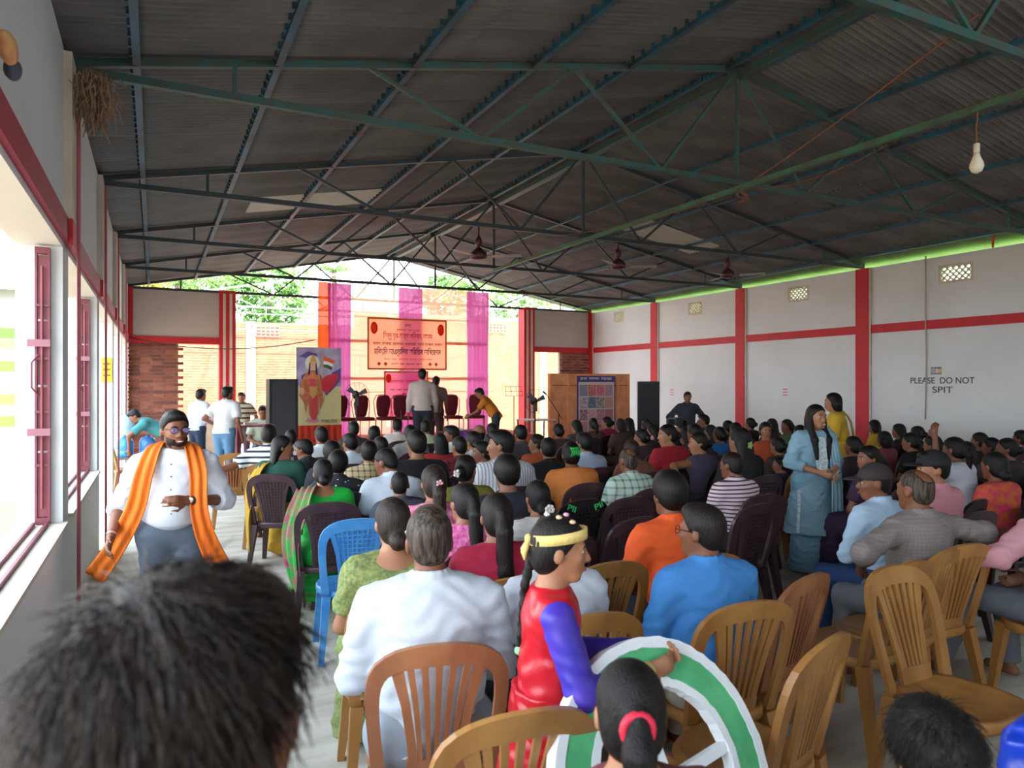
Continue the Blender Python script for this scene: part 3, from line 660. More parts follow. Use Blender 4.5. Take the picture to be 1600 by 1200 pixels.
for z in (0, .1, .2): mb.tube([(-.2, -.02+z*.3, 1.1+z), (.2, -.02+z*.3, 1.1+z)], .005, 5)
for x in (-.2, -.07, .07, .2): mb.tube([(x, -.02, 1.1), (x*.85, .04, 1.3)], .005, 5)
obj('desk_frame', mb, m_dark, e)
# ------------------------------------------------------------------ ceiling fans, bulb, ropes
for u, v, lb in ((748, 400, 'brown ceiling fan nearest the stage backdrop'), (966, 416, 'middle brown ceiling fan with pale blades'), (1137, 430, 'brown ceiling fan nearest the right wall')):
    p = on_y(u, v, 8.6); e = empty('ceiling_fan', p, .4+u*.01, lb, 'fan', 'ceiling fans hung from a truss')
    top = EAVE-.09-p.z
    m_fb = pm('fan_brown', '#4a2026', .4)
    obj('down_rod', MB().tube([(0, 0, .1), (0, 0, top)], .011, 8), m_fb, e); obj('canopy', MB().lathe([(.015, .12), (.05, .15), (.04, .22), (.012, .27)], 14), m_fb, e, smooth=True)
    obj('motor', MB().lathe([(.03, -.05), (.10, -.035), (.115, .0), (.10, .045), (.04, .10), (.015, .12)], 18), m_fb, e, smooth=True)
    for k in range(3):
        t = 2*math.pi*k/3; c, s = math.cos(t), math.sin(t)
        def q(r, o, z): return (c*r-s*o, s*r+c*o, z)
        bl = obj('blade', MB().plate([q(.18, -.05, .0), q(.56, -.065, .012), q(.58, .03, -.012), q(.18, .05, -.012)], .004), pm('fan_blade_pale', '#a39a92', .4), e)
        obj('blade_arm', MB().plate([q(.09, -.02, .002), q(.2, -.02, .006), q(.2, .02, .006), q(.09, .02, .002)], .005), m_fb, bl)
m_rope = pm('rope_brown', '#8a5a3a', .9, var=.2, vscale=30)
pb_ = on_x(1526, 195, XC) if False else None
ty = 3.78; e = empty('hanging_bulb', (XC+.02, ty, EAVE-.16), 0, 'white light bulb hanging from the green tie bar by a cord', 'light bulb')
bp = on_x(1526, 150, XC); e.location = (XC, bp.y, EAVE-.14)
obj('cord', MB().tube([(0, 0, .06), (.012, 0, -.05), (-.006, 0, -.12), (0, 0, -.24)], .006, 6), m_rope, e); obj('cord_wrap', MB().tube([(.03*math.cos(t), .05*math.sin(t*.5), .035+.03*math.sin(t)) for t in [k*.5 for k in range(26)]], .005, 5), m_rope, e)
obj('bulb_holder', MB().lathe([(.018, -.24), (.022, -.25), (.022, -.30), (.018, -.31)], 14), pm('bulb_white', '#d9d0bd', .4), e, smooth=True)
obj('bulb_globe', MB().lathe([(.020, -.31), (.026, -.34), (.046, -.39), (.048, -.42), (.035, -.45), (.008, -.465)], 18), pm('bulb_glass', '#efe6d2', .25), e, smooth=True)
def cable(name, pts, r, mat, label, cat='cable'): return obj(name, MB().tube(pts, r, 6), mat, label=label, cat=cat, smooth=True)
ky = 5.6; kp = Vector((XC, ky-.05, EAVE-.14))
cable('rope_knot', [(kp.x+.06*math.cos(t*1.3), kp.y-.03+.03*math.sin(t), kp.z-.03-.006*t+.05*math.sin(t*.9)) for t in [k*.45 for k in range(34)]], .007, m_rope, 'brown rope knotted round the truss centre', 'rope')
def sag(a, b, s, k=14): return [Vector(a).lerp(Vector(b), i/k)-Vector((0, 0, s*4*(i/k)*(1-i/k))) for i in range(k+1)]
cable('rope', sag(kp+Vector((.05, -.05, .05)), on_y(1530, 22, 2.65), .03), .007, m_rope, 'thin brown cord running from the rope knot up to the corner truss', 'cord')
cable('rope', sag(kp+Vector((.05, -.06, 0)), (XC+.03, 3.9, EAVE-.16), .10), .004, m_rope, 'thin slack cord hanging below the green tie bar', 'cord')
cable('rope', sag(kp+Vector((-.05, .06, -.06)), (5.0, 8.55, EAVE-.12), .05), .004, m_rope, 'thin cord trailing from the rope knot to the fan truss', 'cord')
cable('left_cable', sag(on_y(203, 527, 17.4), on_y(492, 531, 14.7)+Vector((0, -.05, 0)), .22), .010, m_black, 'thin black cable sagging from the left wall to the backdrop', 'cable')
p0 = on_x(1447, 376, XR-.03); p1 = on_x(1446, 655, XR-.03)
cable('rope', [(XR-.04, p0.y, EAVE-.05), (XR-.035, p0.y+.01, 3.0), (XR-.035, p0.y-.008, 2.2), (XR-.035, p1.y, p1.z)], .012, pm('cord_pale', '#b5aca0', .9), 'pale cord hanging down the right wall beside the notice', 'cord')
p = on_x(1552, 360, XR-.25); obj('orange_ribbon', drape(-.02, .02, 0, -.26, .26, .006, .03, 8, 8), pm('ribbon_orange', '#d2451f', .8), label='narrow orange cloth strip hanging from the right eave', cat='ribbon').location = p
# dry nest on the left pilaster, ornament on the wall
rg = random.Random(2); mb = MB(); c = Vector((XL+.16, 5.44, 3.70))
for k in range(420):
    a = rg.uniform(0, 6.28); r = abs(rg.gauss(0, .07)); q = c+Vector((r*math.cos(a)*.9, r*math.sin(a), rg.uniform(-.08, .12))); d = Vector((rg.gauss(0, .04), rg.gauss(0, .04), -rg.uniform(.05, .26)))
    mb.tube([q, q+d*.5+Vector((rg.gauss(0, .015), rg.gauss(0, .015), 0)), q+d], .0035, 3)
obj('straw_nest', mb, pm('straw', '#7a5d48', .95, hex2='#a58668', vscale=20), label='shaggy dry straw nest on top of the near left pilaster', cat='nest', kind=None)
p = on_x(12, 75, XL+.06); e = empty('wall_ornament', p, 0, 'small orange and grey ornament high on the near left wall', 'ornament')
obj('ornament_body', MB().ball((0, .0, 0), (.03, .10, .05)), pm('orn_orange', '#d5522a', .6, hex2='#e0b070', vscale=9), e, smooth=True); obj('ornament_tip', MB().ball((.0, .10, -.035), (.03, .045, .04)), pm('orn_grey', '#4d5361', .6), e, smooth=True)
# ------------------------------------------------------------------ writing and papers on the walls
def wall_text(body, u, v, wpx, hpx, mat, name, label, bold=.0):
    p = on_x(u, v, XR); f = fwd_of(p); a = on_x(u-wpx/2, v, XR); b = on_x(u+wpx/2, v, XR); size = hpx/FPX*f*1.38
    me = text_mesh(body, size, abs(a.y-b.y), .0008, bold=bold); o = obj(name, me, mat, label=label, cat='lettering'); o.matrix_world = Matrix.Translation((XR-.004, (a.y+b.y)/2, p.z)) @ WALLX_ROT
    return o
m_paint = pm('black_paint', '#3c3c40', .8)
wall_text('PLEASE  DO NOT', 1473, 595, 100, 10, m_paint, 'painted_notice', 'hand painted words please do not on the right wall', .001); wall_text('SPIT', 1473, 609.5, 32, 10, m_paint, 'painted_notice', 'hand painted word spit on the right wall', .001)
p = on_x(1463, 579.5, XR); e = empty('camera_sticker', (XR-.004, p.y, p.z), 0, 'small blue and yellow camera warning sticker above the painted notice', 'sticker')
obj('sticker_sheet', MB().box(-.002, .003, -.10, .10, -.065, .065), pm('sticker_white', '#cfd0cc', .6), e)
for s_, z_ in (('YOU ARE UNDER', .045), ('CCTV', .0), ('SURVEILLANCE', -.045)):
    w_ = .18 if s_ != 'CCTV' else .085; o = obj('lettering', text_mesh(s_, .045, w_, .0006, bold=.001), pm('sticker_blue', '#2a3560', .7), e); o.matrix_local = Matrix.Translation((-.004, .045 if s_ == 'CCTV' else 0, z_)) @ WALLX_ROT
obj('camera_mark', MB().box(-.006, -.003, -.09, -.03, -.022, .022), pm('sticker_yellow', '#e0b52c', .6), e)
for u, v, lb in ((1227, 613, 'small paper notice with pink print on the right wall'), (1050, 613, 'small paper notice near the right speaker')):
    p = on_x(u, v, XR); e = empty('paper_notice', (XR-.004, p.y, p.z), 0, lb, 'paper', 'paper notices on the right wall')
    obj('sheet', MB().box(-.002, .003, -.075, .075, -.10, .10), pm('paper_white', '#dedbdb', .8), e)
    for k in range(3): obj('print_line', MB().box(-.004, -.0025, -.06, .06, .05-.06*k, .075-.06*k), pm('print_rose', '#c77f8e', .8), e)
mb = MB().box(XL-.01, XL-.004, 8.24, 8.28, 1, 2); p = on_y(171, 578, 11.28); e = empty('yellow_notice', (XL-.045, 11.28, p.z), 0, 'yellow paper notice on the left wall pier', 'paper')
obj('sheet', MB().box(-.09, .04, -.004, .004, -.17, .17), pm('notice_yellow', '#e6bb2a', .7), e)
for k in range(3): obj('print_line', MB().box(-.07, .02, -.006, -.0045, .07-.08*k, .10-.08*k), pm('print_brown', '#8a6a20', .7), e)
# ------------------------------------------------------------------ plastic chairs
m_tan = pm('plastic_tan', '#ab7a40', .42, hex2='#946431', vscale=7, stretch=(1, 1, .35), bump=.05, bscale=30)
m_tan2 = pm('plastic_russet', '#a06a46', .42, hex2='#8a5638', vscale=7, stretch=(1, 1, .35), bump=.05, bscale=30)
m_brown = pm('plastic_brown', '#4b353a', .4, hex2='#3d2b2f', vscale=7)
m_blk = pm('plastic_black', '#221c20', .4, hex2='#2b2326', vscale=7)
m_blue = pm('plastic_blue', '#2f78b8', .4, hex2='#4a8fc4', vscale=6)
m_redp = pm('plastic_red', '#8e1f30', .45, var=.15)
def bkp(x, z, d=0): return (x, -.185-.25*(z-.43)+.35*x*x-d, z)
def strip(pts, ws, th, fn=bkp):
    """thick ribbon lying in the curved back surface"""
    P = [Vector((p[0], p[1])) for p in pts]; k = len(P); vs = []
    for i, p in enumerate(P):
        d = (P[min(i+1, k-1)]-P[max(i-1, 0)]).normalized(); nn = Vector((-d.y, d.x)); w = ws[i] if isinstance(ws, (list, tuple)) else ws
        a = p+nn*w/2; b = p-nn*w/2
        vs += [fn(a.x, a.y, -th/2), fn(b.x, b.y, -th/2), fn(b.x, b.y, th/2), fn(a.x, a.y, th/2)]
    fs = [(0, 1, 2, 3), tuple((k-1)*4+j for j in (3, 2, 1, 0))]
    for i in range(k-1):
        for j in range(4): fs.append((i*4+j, (i+1)*4+j, (i+1)*4+(j+1) % 4, i*4+(j+1) % 4))
    return MB().add(vs, fs)
def arch():
    pts = [(-.188, .415), (-.197, .50), (-.207, .60), (-.214, .70), (-.210, .775), (-.185, .83), (-.13, .862), (-.06, .874)]
    ws = [.05, .045, .043, .045, .05, .06, .07, .075]
    P = pts+[(0, .876)]+[(-x, z) for x, z in pts[::-1]]; Wd = ws+[.075]+ws[::-1]; op, ow = [], []
    for i in range(len(P)-1):                      # smooth the outline
        p0, p1, p2, p3 = P[max(i-1, 0)], P[i], P[i+1], P[min(i+2, len(P)-1)]
        for t in (0, .5):
            op.append(tuple(.5*((2*p1[q])+(p2[q]-p0[q])*t+(2*p0[q]-5*p1[q]+4*p2[q]-p3[q])*t*t+(-p0[q]+3*p1[q]-3*p2[q]+p3[q])*t**3) for q in (0, 1))); ow.append(Wd[i]*(1-t)+Wd[i+1]*t)
    return op+[P[-1]], ow+[Wd[-1]]
def seat_mb():
    ol = [(x*(1-.10*(y < 0)), y+.01) for x, y in superell(.225, .215, 3, 28, 3.2)]; k = len(ol); vs = []
    prof = ((.99, .385), (1.02, .40), (1.02, .425), (.985, .437), (.90, .432), (.6, .424), (.25, .42))
    for s, z in prof: vs += [(x*s, y*s, z) for x, y in ol]
    for s, z in ((.97, .385), (.9, .405)): vs += [(x*s, y*s, z) for x, y in ol]
    fs = [(j*k+i, j*k+(i+1) % k, (j+1)*k+(i+1) % k, (j+1)*k+i) for j in range(6) for i in range(k)]
    fs.append(tuple(6*k+i for i in range(k))); o = 7*k
    fs += [(i, o+i, o+(i+1) % k, (i+1) % k) for i in range(k)]+[(o+i, o+k+i, o+k+(i+1) % k, o+(i+1) % k) for i in range(k)]
    fs.append(tuple(o+k+i for i in range(k-1, -1, -1)))
    return MB().add(vs, fs)
def leg_mb(sx, sy):
    mb = MB(); a = (sx*.183, sy*.17+.0, .41); b = (sx*.222, sy*.215 if sy > 0 else -.245, 0)
    mb.beam(b, a, .032, .036, up=(0, 1, 0), w2=.052, h2=.058); return mb
CH = {}
def chair_parts(style):
    if style in CH: return CH[style]
    ps = []; ap, aw = arch()
    ps.append(('back_frame', strip(ap, aw, .026)))
    if style == 'slat':
        for s in (-1, 1): ps.append(('slat', strip([(s*.075, .44), (s*.084, .55), (s*.106, .70), (s*.138, .84)], [.036, .030, .030, .042], .018)))
        for k in range(5):
            t = (k-2)/2.9; ps.append(('slat', strip([(t*.075, .455), (t*.084, .55), (t*.106, .70), (t*.138, .845)], [.015, .016, .019, .023], .014)))
        ps.append(('lower_rail', strip([(-.10, .455), (0, .455), (.10, .455)], .075, .020)))
    else:
        mb = strip([(0, .43), (0, .52), (0, .62), (0, .72), (0, .845)], [.17, .19, .215, .245, .27], .008)
        for k in range(13): z = .47+k*.028; w = .085+(z-.43)*.12; mb2 = strip([(-w, z), (0, z), (w, z)], .010, .018); mb.add(mb2.v, mb2.f)
        for k in range(9): t = (k-4)/4; mb2 = strip([(t*.082, .44), (t*.10, .62), (t*.13, .845)], .008, .018); mb.add(mb2.v, mb2.f)
        ps.append(('lattice_panel', mb))
        for s in (-1, 1): ps.append(('panel_edge', strip([(s*.09, .43), (s*.10, .55), (s*.118, .68), (s*.15, .80), (s*.17, .85)], [.03, .024, .024, .03, .04], .022)))
    ps.append(('seat', seat_mb()))
    for sx in (-1, 1):
        for sy in (-1, 1): ps.append(('leg', leg_mb(sx, sy)))
    joined = MB()
    for nm, mb in ps: joined.add(mb.v, mb.f)
    CH[style] = ([(nm, mb.mesh(nm, nm == 'seat')) for nm, mb in ps], joined.mesh('plastic_chair'))
    return CH[style]
def chair(x, y, rz, kind, label, detail=True):
    style = 'slat' if kind in ('tan', 'rus') else 'lattice'; mat = {'tan': m_tan, 'rus': m_tan2, 'brown': m_brown, 'black': m_blk, 'blue': m_blue, 'red': m_redp}[kind]
    ps, jm = chair_parts(style); grp = {'slat': 'tan slatted plastic chairs', 'lattice': 'lattice back plastic chairs'}[style]
    if detail:
        e = empty('plastic_chair', (x, y, 0), rz, label, 'chair', grp)
        for nm, me in ps: obj(nm, me, mat, e)
        return e
    o = obj('plastic_chair', jm, mat, label=label, cat='chair', group=grp); o.location = (x, y, 0); o.rotation_euler.z = rz
    return o
# ------------------------------------------------------------------ implicit-surface bodies
class Field:
    def __init__(s, lo, hi, h):
        s.h = h; s.lo = np.array(lo)-2*h; nn = np.ceil((np.array(hi)+2*h-s.lo)/h).astype(int)+1
        s.ax = [s.lo[i]+h*np.arange(nn[i]) for i in range(3)]; s.v = np.full(tuple(nn), 1.0, np.float32)
    def add(s, prim, k):
        f, lo, hi, sub = prim; ix = []
        for i in range(3):
            a = int(max(0, np.floor((lo[i]-k-2*s.h-s.lo[i])/s.h))); b = int(min(len(s.ax[i]), np.ceil((hi[i]+k+2*s.h-s.lo[i])/s.h)+1))
            if b <= a: return
            ix.append(slice(a, b))
        x = s.ax[0][ix[0]][:, None, None]; y = s.ax[1][ix[1]][None, :, None]; z = s.ax[2][ix[2]][None, None, :]
        d = f(x, y, z).astype(np.float32); w = s.v[tuple(ix)]
        if sub: w[...] = np.maximum(w, -d); return
        if k <= 0: w[...] = np.minimum(w, d); return
        t = np.clip(.5+.5*(w-d)/k, 0, 1); w[...] = w*(1-t)+d*t-k*t*(1-t)
    def mesh(s, name):
        v = s.v; sg = v < 0; c = np.zeros(tuple(n-1 for n in v.shape), np.int8)
        for i in (0, 1):
            for j in (0, 1):
                for k in (0, 1): c += sg[i:v.shape[0]-1+i, j:v.shape[1]-1+j, k:v.shape[2]-1+k]
        act = np.argwhere((c > 0) & (c < 8)); 
        if len(act) == 0: return None
        idx = np.full(c.shape, -1, np.int64); idx[act[:, 0], act[:, 1], act[:, 2]] = np.arange(len(act))
        P = np.zeros((len(act), 3)); N = np.zeros(len(act)); off = [(i, j, k) for i in (0, 1) for j in (0, 1) for k in (0, 1)]
        for a in off:
            for ax in range(3):
                if a[ax]: continue
                b = list(a); b[ax] = 1; va = v[act[:, 0]+a[0], act[:, 1]+a[1], act[:, 2]+a[2]]; vb = v[act[:, 0]+b[0], act[:, 1]+b[1], act[:, 2]+b[2]]
                m = (va < 0) != (vb < 0); t = np.where(m, va/np.where(m, va-vb, 1), 0)
                q = np.tile(np.array(a, float), (len(act), 1)); q[:, ax] += t; P += q*m[:, None]; N += m
        P = (act+P/N[:, None])*s.h+s.lo; F = []
        for ax in range(3):
            b, d = [(1, 2), (2, 0), (0, 1)][ax]; sl0 = [slice(None)]*3; sl1 = [slice(None)]*3; sl0[ax] = slice(0, -1); sl1[ax] = slice(1, None)
            e = np.argwhere(sg[tuple(sl0)] != sg[tuple(sl1)]); e = e[(e[:, b] > 0) & (e[:, d] > 0) & (e[:, b] < c.shape[b]) & (e[:, d] < c.shape[d])]
            if len(e) == 0: continue
            fl = sg[tuple(sl0)][e[:, 0], e[:, 1], e[:, 2]]; qs = []
            for db, dd in ((-1, -1), (0, -1), (0, 0), (-1, 0)):
                q = e.copy(); q[:, b] += db; q[:, d] += dd; qs.append(idx[q[:, 0], q[:, 1], q[:, 2]])
            Q = np.stack(qs, 1); Q = np.where(fl[:, None], Q, Q[:, ::-1]); F.append(Q)
        F = np.concatenate(F); F = F[(F >= 0).all(1)]
        me = bpy.data.meshes.new(name); me.vertices.add(len(P)); me.vertices.foreach_set('co', P.astype(np.float32).ravel())
        me.loops.add(F.size); me.loops.foreach_set('vertex_index', F.astype(np.int32).ravel())
        me.polygons.add(len(F)); me.polygons.foreach_set('loop_start', np.arange(0, F.size, 4, dtype=np.int32)); me.polygons.foreach_set('use_smooth', np.ones(len(F), bool)); me.update()
        me.validate(); return me
def cap(a, b, ra, rb=None, flat=None, cuts=(), sub=False, amp=0):
    a = np.array(a, float); b = np.array(b, float); rb = ra if rb is None else rb; R = max(ra, rb); ba = b-a; L2 = max(1e-9, float(ba@ba))
    def f(x, y, z):
        px, py, pz = x-a[0], y-a[1], z-a[2]; t = np.clip((px*ba[0]+py*ba[1]+pz*ba[2])/L2, 0, 1); qx, qy, qz = px-t*ba[0], py-t*ba[1], pz-t*ba[2]; q2 = qx*qx+qy*qy+qz*qz
        if flat is not None: nn, s = flat; c = qx*nn[0]+qy*nn[1]+qz*nn[2]; q2 = q2+(s*s-1)*c*c
        d = np.sqrt(q2)-(ra+(rb-ra)*t)
        if amp: d = d+amp*(np.sin(z*70+y*35+np.sin(x*23+z*17)*2.2)*np.sin(x*31-z*19+y*12))
        for p0, nn in cuts: d = np.maximum(d, (x-p0[0])*nn[0]+(y-p0[1])*nn[1]+(z-p0[2])*nn[2])
        return d
    return (f, np.minimum(a, b)-R, np.maximum(a, b)+R, sub)
def ell(c, r, R=None, cuts=(), sub=False):
    c = np.array(c, float); r = np.array(r, float); R = np.eye(3) if R is None else np.array(R); m = max(r)
    def f(x, y, z):
        px, py, pz = x-c[0], y-c[1], z-c[2]; q = [(R[0][i]*px+R[1][i]*py+R[2][i]*pz) for i in range(3)]
        k0 = np.sqrt(sum((q[i]/r[i])**2 for i in range(3))); k1 = np.sqrt(sum((q[i]/r[i]**2)**2 for i in range(3)))+1e-9; d = k0*(k0-1)/k1
        for p0, nn in cuts: d = np.maximum(d, (x-p0[0])*nn[0]+(y-p0[1])*nn[1]+(z-p0[2])*nn[2])
        return d
    return (f, c-m, c+m, sub)
def build(prims, h, name):
    pos = [p for p in prims if not p[0][3]]
    lo = np.min([p[0][1] for p in pos], 0); hi = np.max([p[0][2] for p in pos], 0); F = Field(lo, hi, h)
    for p, k in prims: F.add(p, k)
    return F.mesh(name)
def rot(yaw, pitch=0, roll=0):
    return np.array((Matrix.Rotation(yaw, 3, 'Z') @ Matrix.Rotation(-pitch, 3, 'X') @ Matrix.Rotation(roll, 3, 'Y')))   # pitch > 0 looks down
V = lambda *a: np.array(a, float)
def skeleton(pose, lean=8, turn=0, nod=0, arms=None, wide=1.0, legs=None, roll=0):
    J = {}; L = math.radians(lean); d = V(0, math.sin(L), math.cos(L)); J['pose'] = pose
    pel = V(0, 0, .53) if pose == 'sit' else V(0, 0, .93)
    J['pel'] = pel; J['waist'] = pel+d*.17; J['chest'] = pel+d*.33; J['nb'] = pel+d*.47; d2 = V(0, math.sin(L*.7), math.cos(L*.7))
    J['up'] = d; J['fw'] = V(0, math.cos(L), -math.sin(L)); J['nt'] = J['nb']+d2*.07; J['R'] = rot(math.radians(turn), math.radians(nod)+L*.35, math.radians(roll)); J['hc'] = J['nt']+J['R'] @ V(0, .02, .09)
    for s, S in ((-1, 'L'), (1, 'R')):
        J['sh'+S] = J['nb']+V(s*.175*wide, 0, 0)-d*.055
        J['hip'+S] = pel+V(s*.085*wide, 0, -.02)
        if pose == 'sit':
            J['kn'+S] = V(s*.12, .42, .47); J['an'+S] = V(s*.12, .40, .08)
        else:
            J['kn'+S] = V(s*.095, .02, .49); J['an'+S] = V(s*.095, -.01, .08)
        if legs and S in legs: J['kn'+S], J['an'+S] = V(*legs[S][0]), V(*legs[S][1])
        if arms and S in arms: J['el'+S], J['wr'+S] = V(*arms[S][0]), V(*arms[S][1])
        elif pose == 'sit':
            J['el'+S] = J['sh'+S]+V(s*.06, .04+.10*math.sin(L), -.26); J['wr'+S] = V(s*.09, .24+.1*math.sin(L), .62)
        else:
            J['el'+S] = J['sh'+S]+V(s*.055, -.02, -.27); J['wr'+S] = J['sh'+S]+V(s*.07, .06, -.51)
    return J
def hand_prims(w, el, s, fine, R=None):
    """palm, four fingers, thumb; s=-1 left, +1 right"""
    w = np.array(w); f = w-np.array(el); f /= np.linalg.norm(f)
    inw = V(-s, 0, 0)-f*(-s*f[0]); 
    if np.linalg.norm(inw) < .2: inw = V(0, 0, -1)-f*(-f[2])
    inw /= np.linalg.norm(inw); side = np.cross(f, inw)*(-s)      # towards the thumb
    if side[1] < -.3: side = -side
    o = [(cap(w, w+f*.075, .030, .037, (inw, 1.8)), .012)]; rr = .0088 if fine else .013
    for i, (q, l) in enumerate(((.027, .072), (.009, .080), (-.009, .074), (-.026, .058))):
        b = w+f*.082+side*q; m = b+f*l*.5+inw*.012; t = m+f*l*.38+inw*l*.42; o += [(cap(b, m, rr, rr*.97), .006), (cap(m, t, rr*.97, rr*.82), .004)]
    b = w+f*.025+side*.028; m = b+f*.032+side*.030+inw*.012; t = m+f*.032+inw*.012; o += [(cap(b, m, rr*1.3, rr*1.1), .010), (cap(m, t, rr*1.1, rr*.9), .004)]
    return o
def head_prims(J, ears=True, child=False):
    R = J['R']; c = J['hc']; T = lambda x, y, z: c+R @ V(x, y, z); k = 1.0
    o = [(ell(T(0, -.012, .025), (.075, .094, .088), R), .0), (ell(T(0, .032, -.035), (.056, .060, .076), R), .03), (cap(T(-.018, .060, -.094), T(.018, .060, -.094), .021), .025),
         (cap(T(-.034, .074, .020), T(.034, .074, .020), .014), .012), (cap(T(0, .088, .004), T(0, .105, -.030), .0085, .013), .010), (ell(T(-.014, .094, -.034), (.010, .010, .008), R), .006), (ell(T(.014, .094, -.034), (.010, .010, .008), R), .006),
         (ell(T(-.034, .062, -.020), (.022, .022, .020), R), .015), (ell(T(.034, .062, -.020), (.022, .022, .020), R), .015),
         (ell(T(0, .086, -.062), (.024, .012, .006), R), .006), (ell(T(0, .084, -.072), (.021, .012, .007), R), .006)]
    for s in (-1, 1): o.append((ell(T(s*.077, -.012, -.012), (.010, .020, .032), R), .008))
    o.append((cap(J['nb']+J['up']*(-.02)-J['fw']*.012, T(0, -.022, -.055), .058, .052), .03))
    return o
def body_prims(J, fine, bare_legs=True, wide=1.0, belly=0, foot=True):
    fw = J['fw']; o = head_prims(J)
    o += [(cap(J['pel'], J['waist'], .135*wide, .125*wide, (fw, 1.35)), .05), (cap(J['waist'], J['chest'], .125*wide, .150*wide, (fw, 1.4)), .06), (cap(J['shL']*.8+J['shR']*.2, J['shR']*.8+J['shL']*.2, .062), .07)]
    for s, S in ((-1, 'L'), (1, 'R')):
        e, w = J['el'+S], J['wr'+S]
        o += [(cap(J['sh'+S], e, .048, .039), .03), (cap(e, w, .039, .026), .02)]+hand_prims(w, e, s, fine)
        if bare_legs:
            k, a = J['kn'+S], J['an'+S]; fd = V(0, 1, 0) if J['pose'] == 'sit' else V(0, 1, 0)
            o += [(cap(J['hip'+S], k, .085, .055), .03), (cap(k, a, .052, .034), .02), (cap(a+V(0, -.03, -.045), a+V(0, .13, -.055), .032, .028, (V(0, 0, 1), 1.1)), .02)]
    return o
def top_prims(J, sleeve='short', wide=1.0, belly=0, length=.0, neck='collar', infl=.014, amp=.0045):
    fw, up = J['fw'], J['up']; i = infl; o = []; hem = J['pel']-V(0, 0, 1)*(.05+length) if J['pose'] != 'sit' else J['pel']-V(0, 0, 1)*.06
    cuts = [(J['nb']+up*.032-fw*.0, up)]
    if neck == 'low': cuts = [(J['nb']-up*.075-fw*.09, (up-fw*1.2)/np.linalg.norm(up-fw*1.2))]
    if neck == 'round': cuts = [(J['nb']+up*.012, up)]
    hr = .178 if J['pose'] != 'sit' and length >= 0 else .150
    o += [(cap(hem, J['waist'], hr*wide+i, .140*wide+i, (fw, 1.28), [(hem, -V(0, 0, 1))]+cuts, amp=amp), 0), (cap(J['waist'], J['chest'], .138*wide+i, .158*wide+i, (fw, 1.36), cuts, amp=amp), .07), (cap(J['shL']*.85+J['shR']*.15, J['shR']*.85+J['shL']*.15, .066+i, None, None, cuts), .08)]
    if neck != 'low': o.append((cap(J['nb']-up*.03-fw*.01, J['nb']+up*.05-fw*.006, .075, .062, None, cuts), .04))
    if belly: o.append((ell(J['waist']+fw*.05, (.15*wide, .11+belly, .17)), .06))
    for s, S in ((-1, 'L'), (1, 'R')):
        sh, e, w = J['sh'+S], J['el'+S], J['wr'+S]
        if sleeve == 'none': continue
        if sleeve == 'short':
            d = (e-sh)/np.linalg.norm(e-sh); q = sh+(e-sh)*.72; o.append((cap(sh, sh+(e-sh)*.9, .058+i, .056+i, None, [(q, d)], amp=amp), .04))
        else:
            o.append((cap(sh, e, .056+i, .046+i, None, (), amp=amp), .04)); d = (w-e)/np.linalg.norm(w-e); fr = {'long': .96, 'roll': .22, 'three': .5}[sleeve]; q = e+(w-e)*fr
            o.append((cap(e, w, .046+i, .036+i*.8, None, [(q, d)], amp=amp), .025))
            if sleeve == 'roll': o.append((cap(e+(w-e)*.02, q, .053+i, .052+i, None, [(q, d)]), .01))
    if neck == 'collar':
        R = J['R']*0+np.eye(3); c = J['nb']+up*.045-fw*.012
        for a in range(10):
            t0 = math.radians(-130+a*26-90+0); t1 = math.radians(-130+(a+1)*26-90)
            p = lambda t: c+V(math.cos(t)*.064, 0, 0)+fw*(math.sin(t)*.064)-up*(.018*max(0, math.sin(t)))
            o.append((cap(p(t0), p(t1), .012, None, (V(0, 0, 1), .55)), .006))
    return o
def bottom_prims(J, kind='trouser', wide=1.0):
    o = [(cap(J['hipL'], J['hipR'], .112*wide, None, (J['fw'], 1.15)), 0), (cap(J['pel'], J['pel']+J['up']*.07, .135*wide+.006, None, (J['fw'], 1.3), [(J['pel']+J['up']*.085, J['up'])]), .05)]
    for S in 'LR':
        k, a = J['kn'+S], J['an'+S]; dn = (a-k)/np.linalg.norm(a-k)
        if kind == 'trouser': o += [(cap(J['hip'+S], k, .100*wide, .072, amp=.003), .04), (cap(k, a, .070, .060, None, [(a+dn*.0, dn)], amp=.003), .03)]
        else: o += [(cap(J['hip'+S], k, .115*wide, .10, amp=.005), .09), (cap(k, a+V(0, .03, -.05), .10, .15, None, [(V(0, 0, .035), V(0, 0, -1))], amp=.008), .10)]
    if kind != 'trouser': o.append((cap((J['hipL']+J['hipR'])/2, (J['knL']+J['knR'])/2, .11, .11), .08)); o.append((cap((J['knL']+J['knR'])/2, (J['anL']+J['anR'])/2, .10, .14, None, [(V(0, 0, .035), V(0, 0, -1))], amp=.008), .08))
    return o
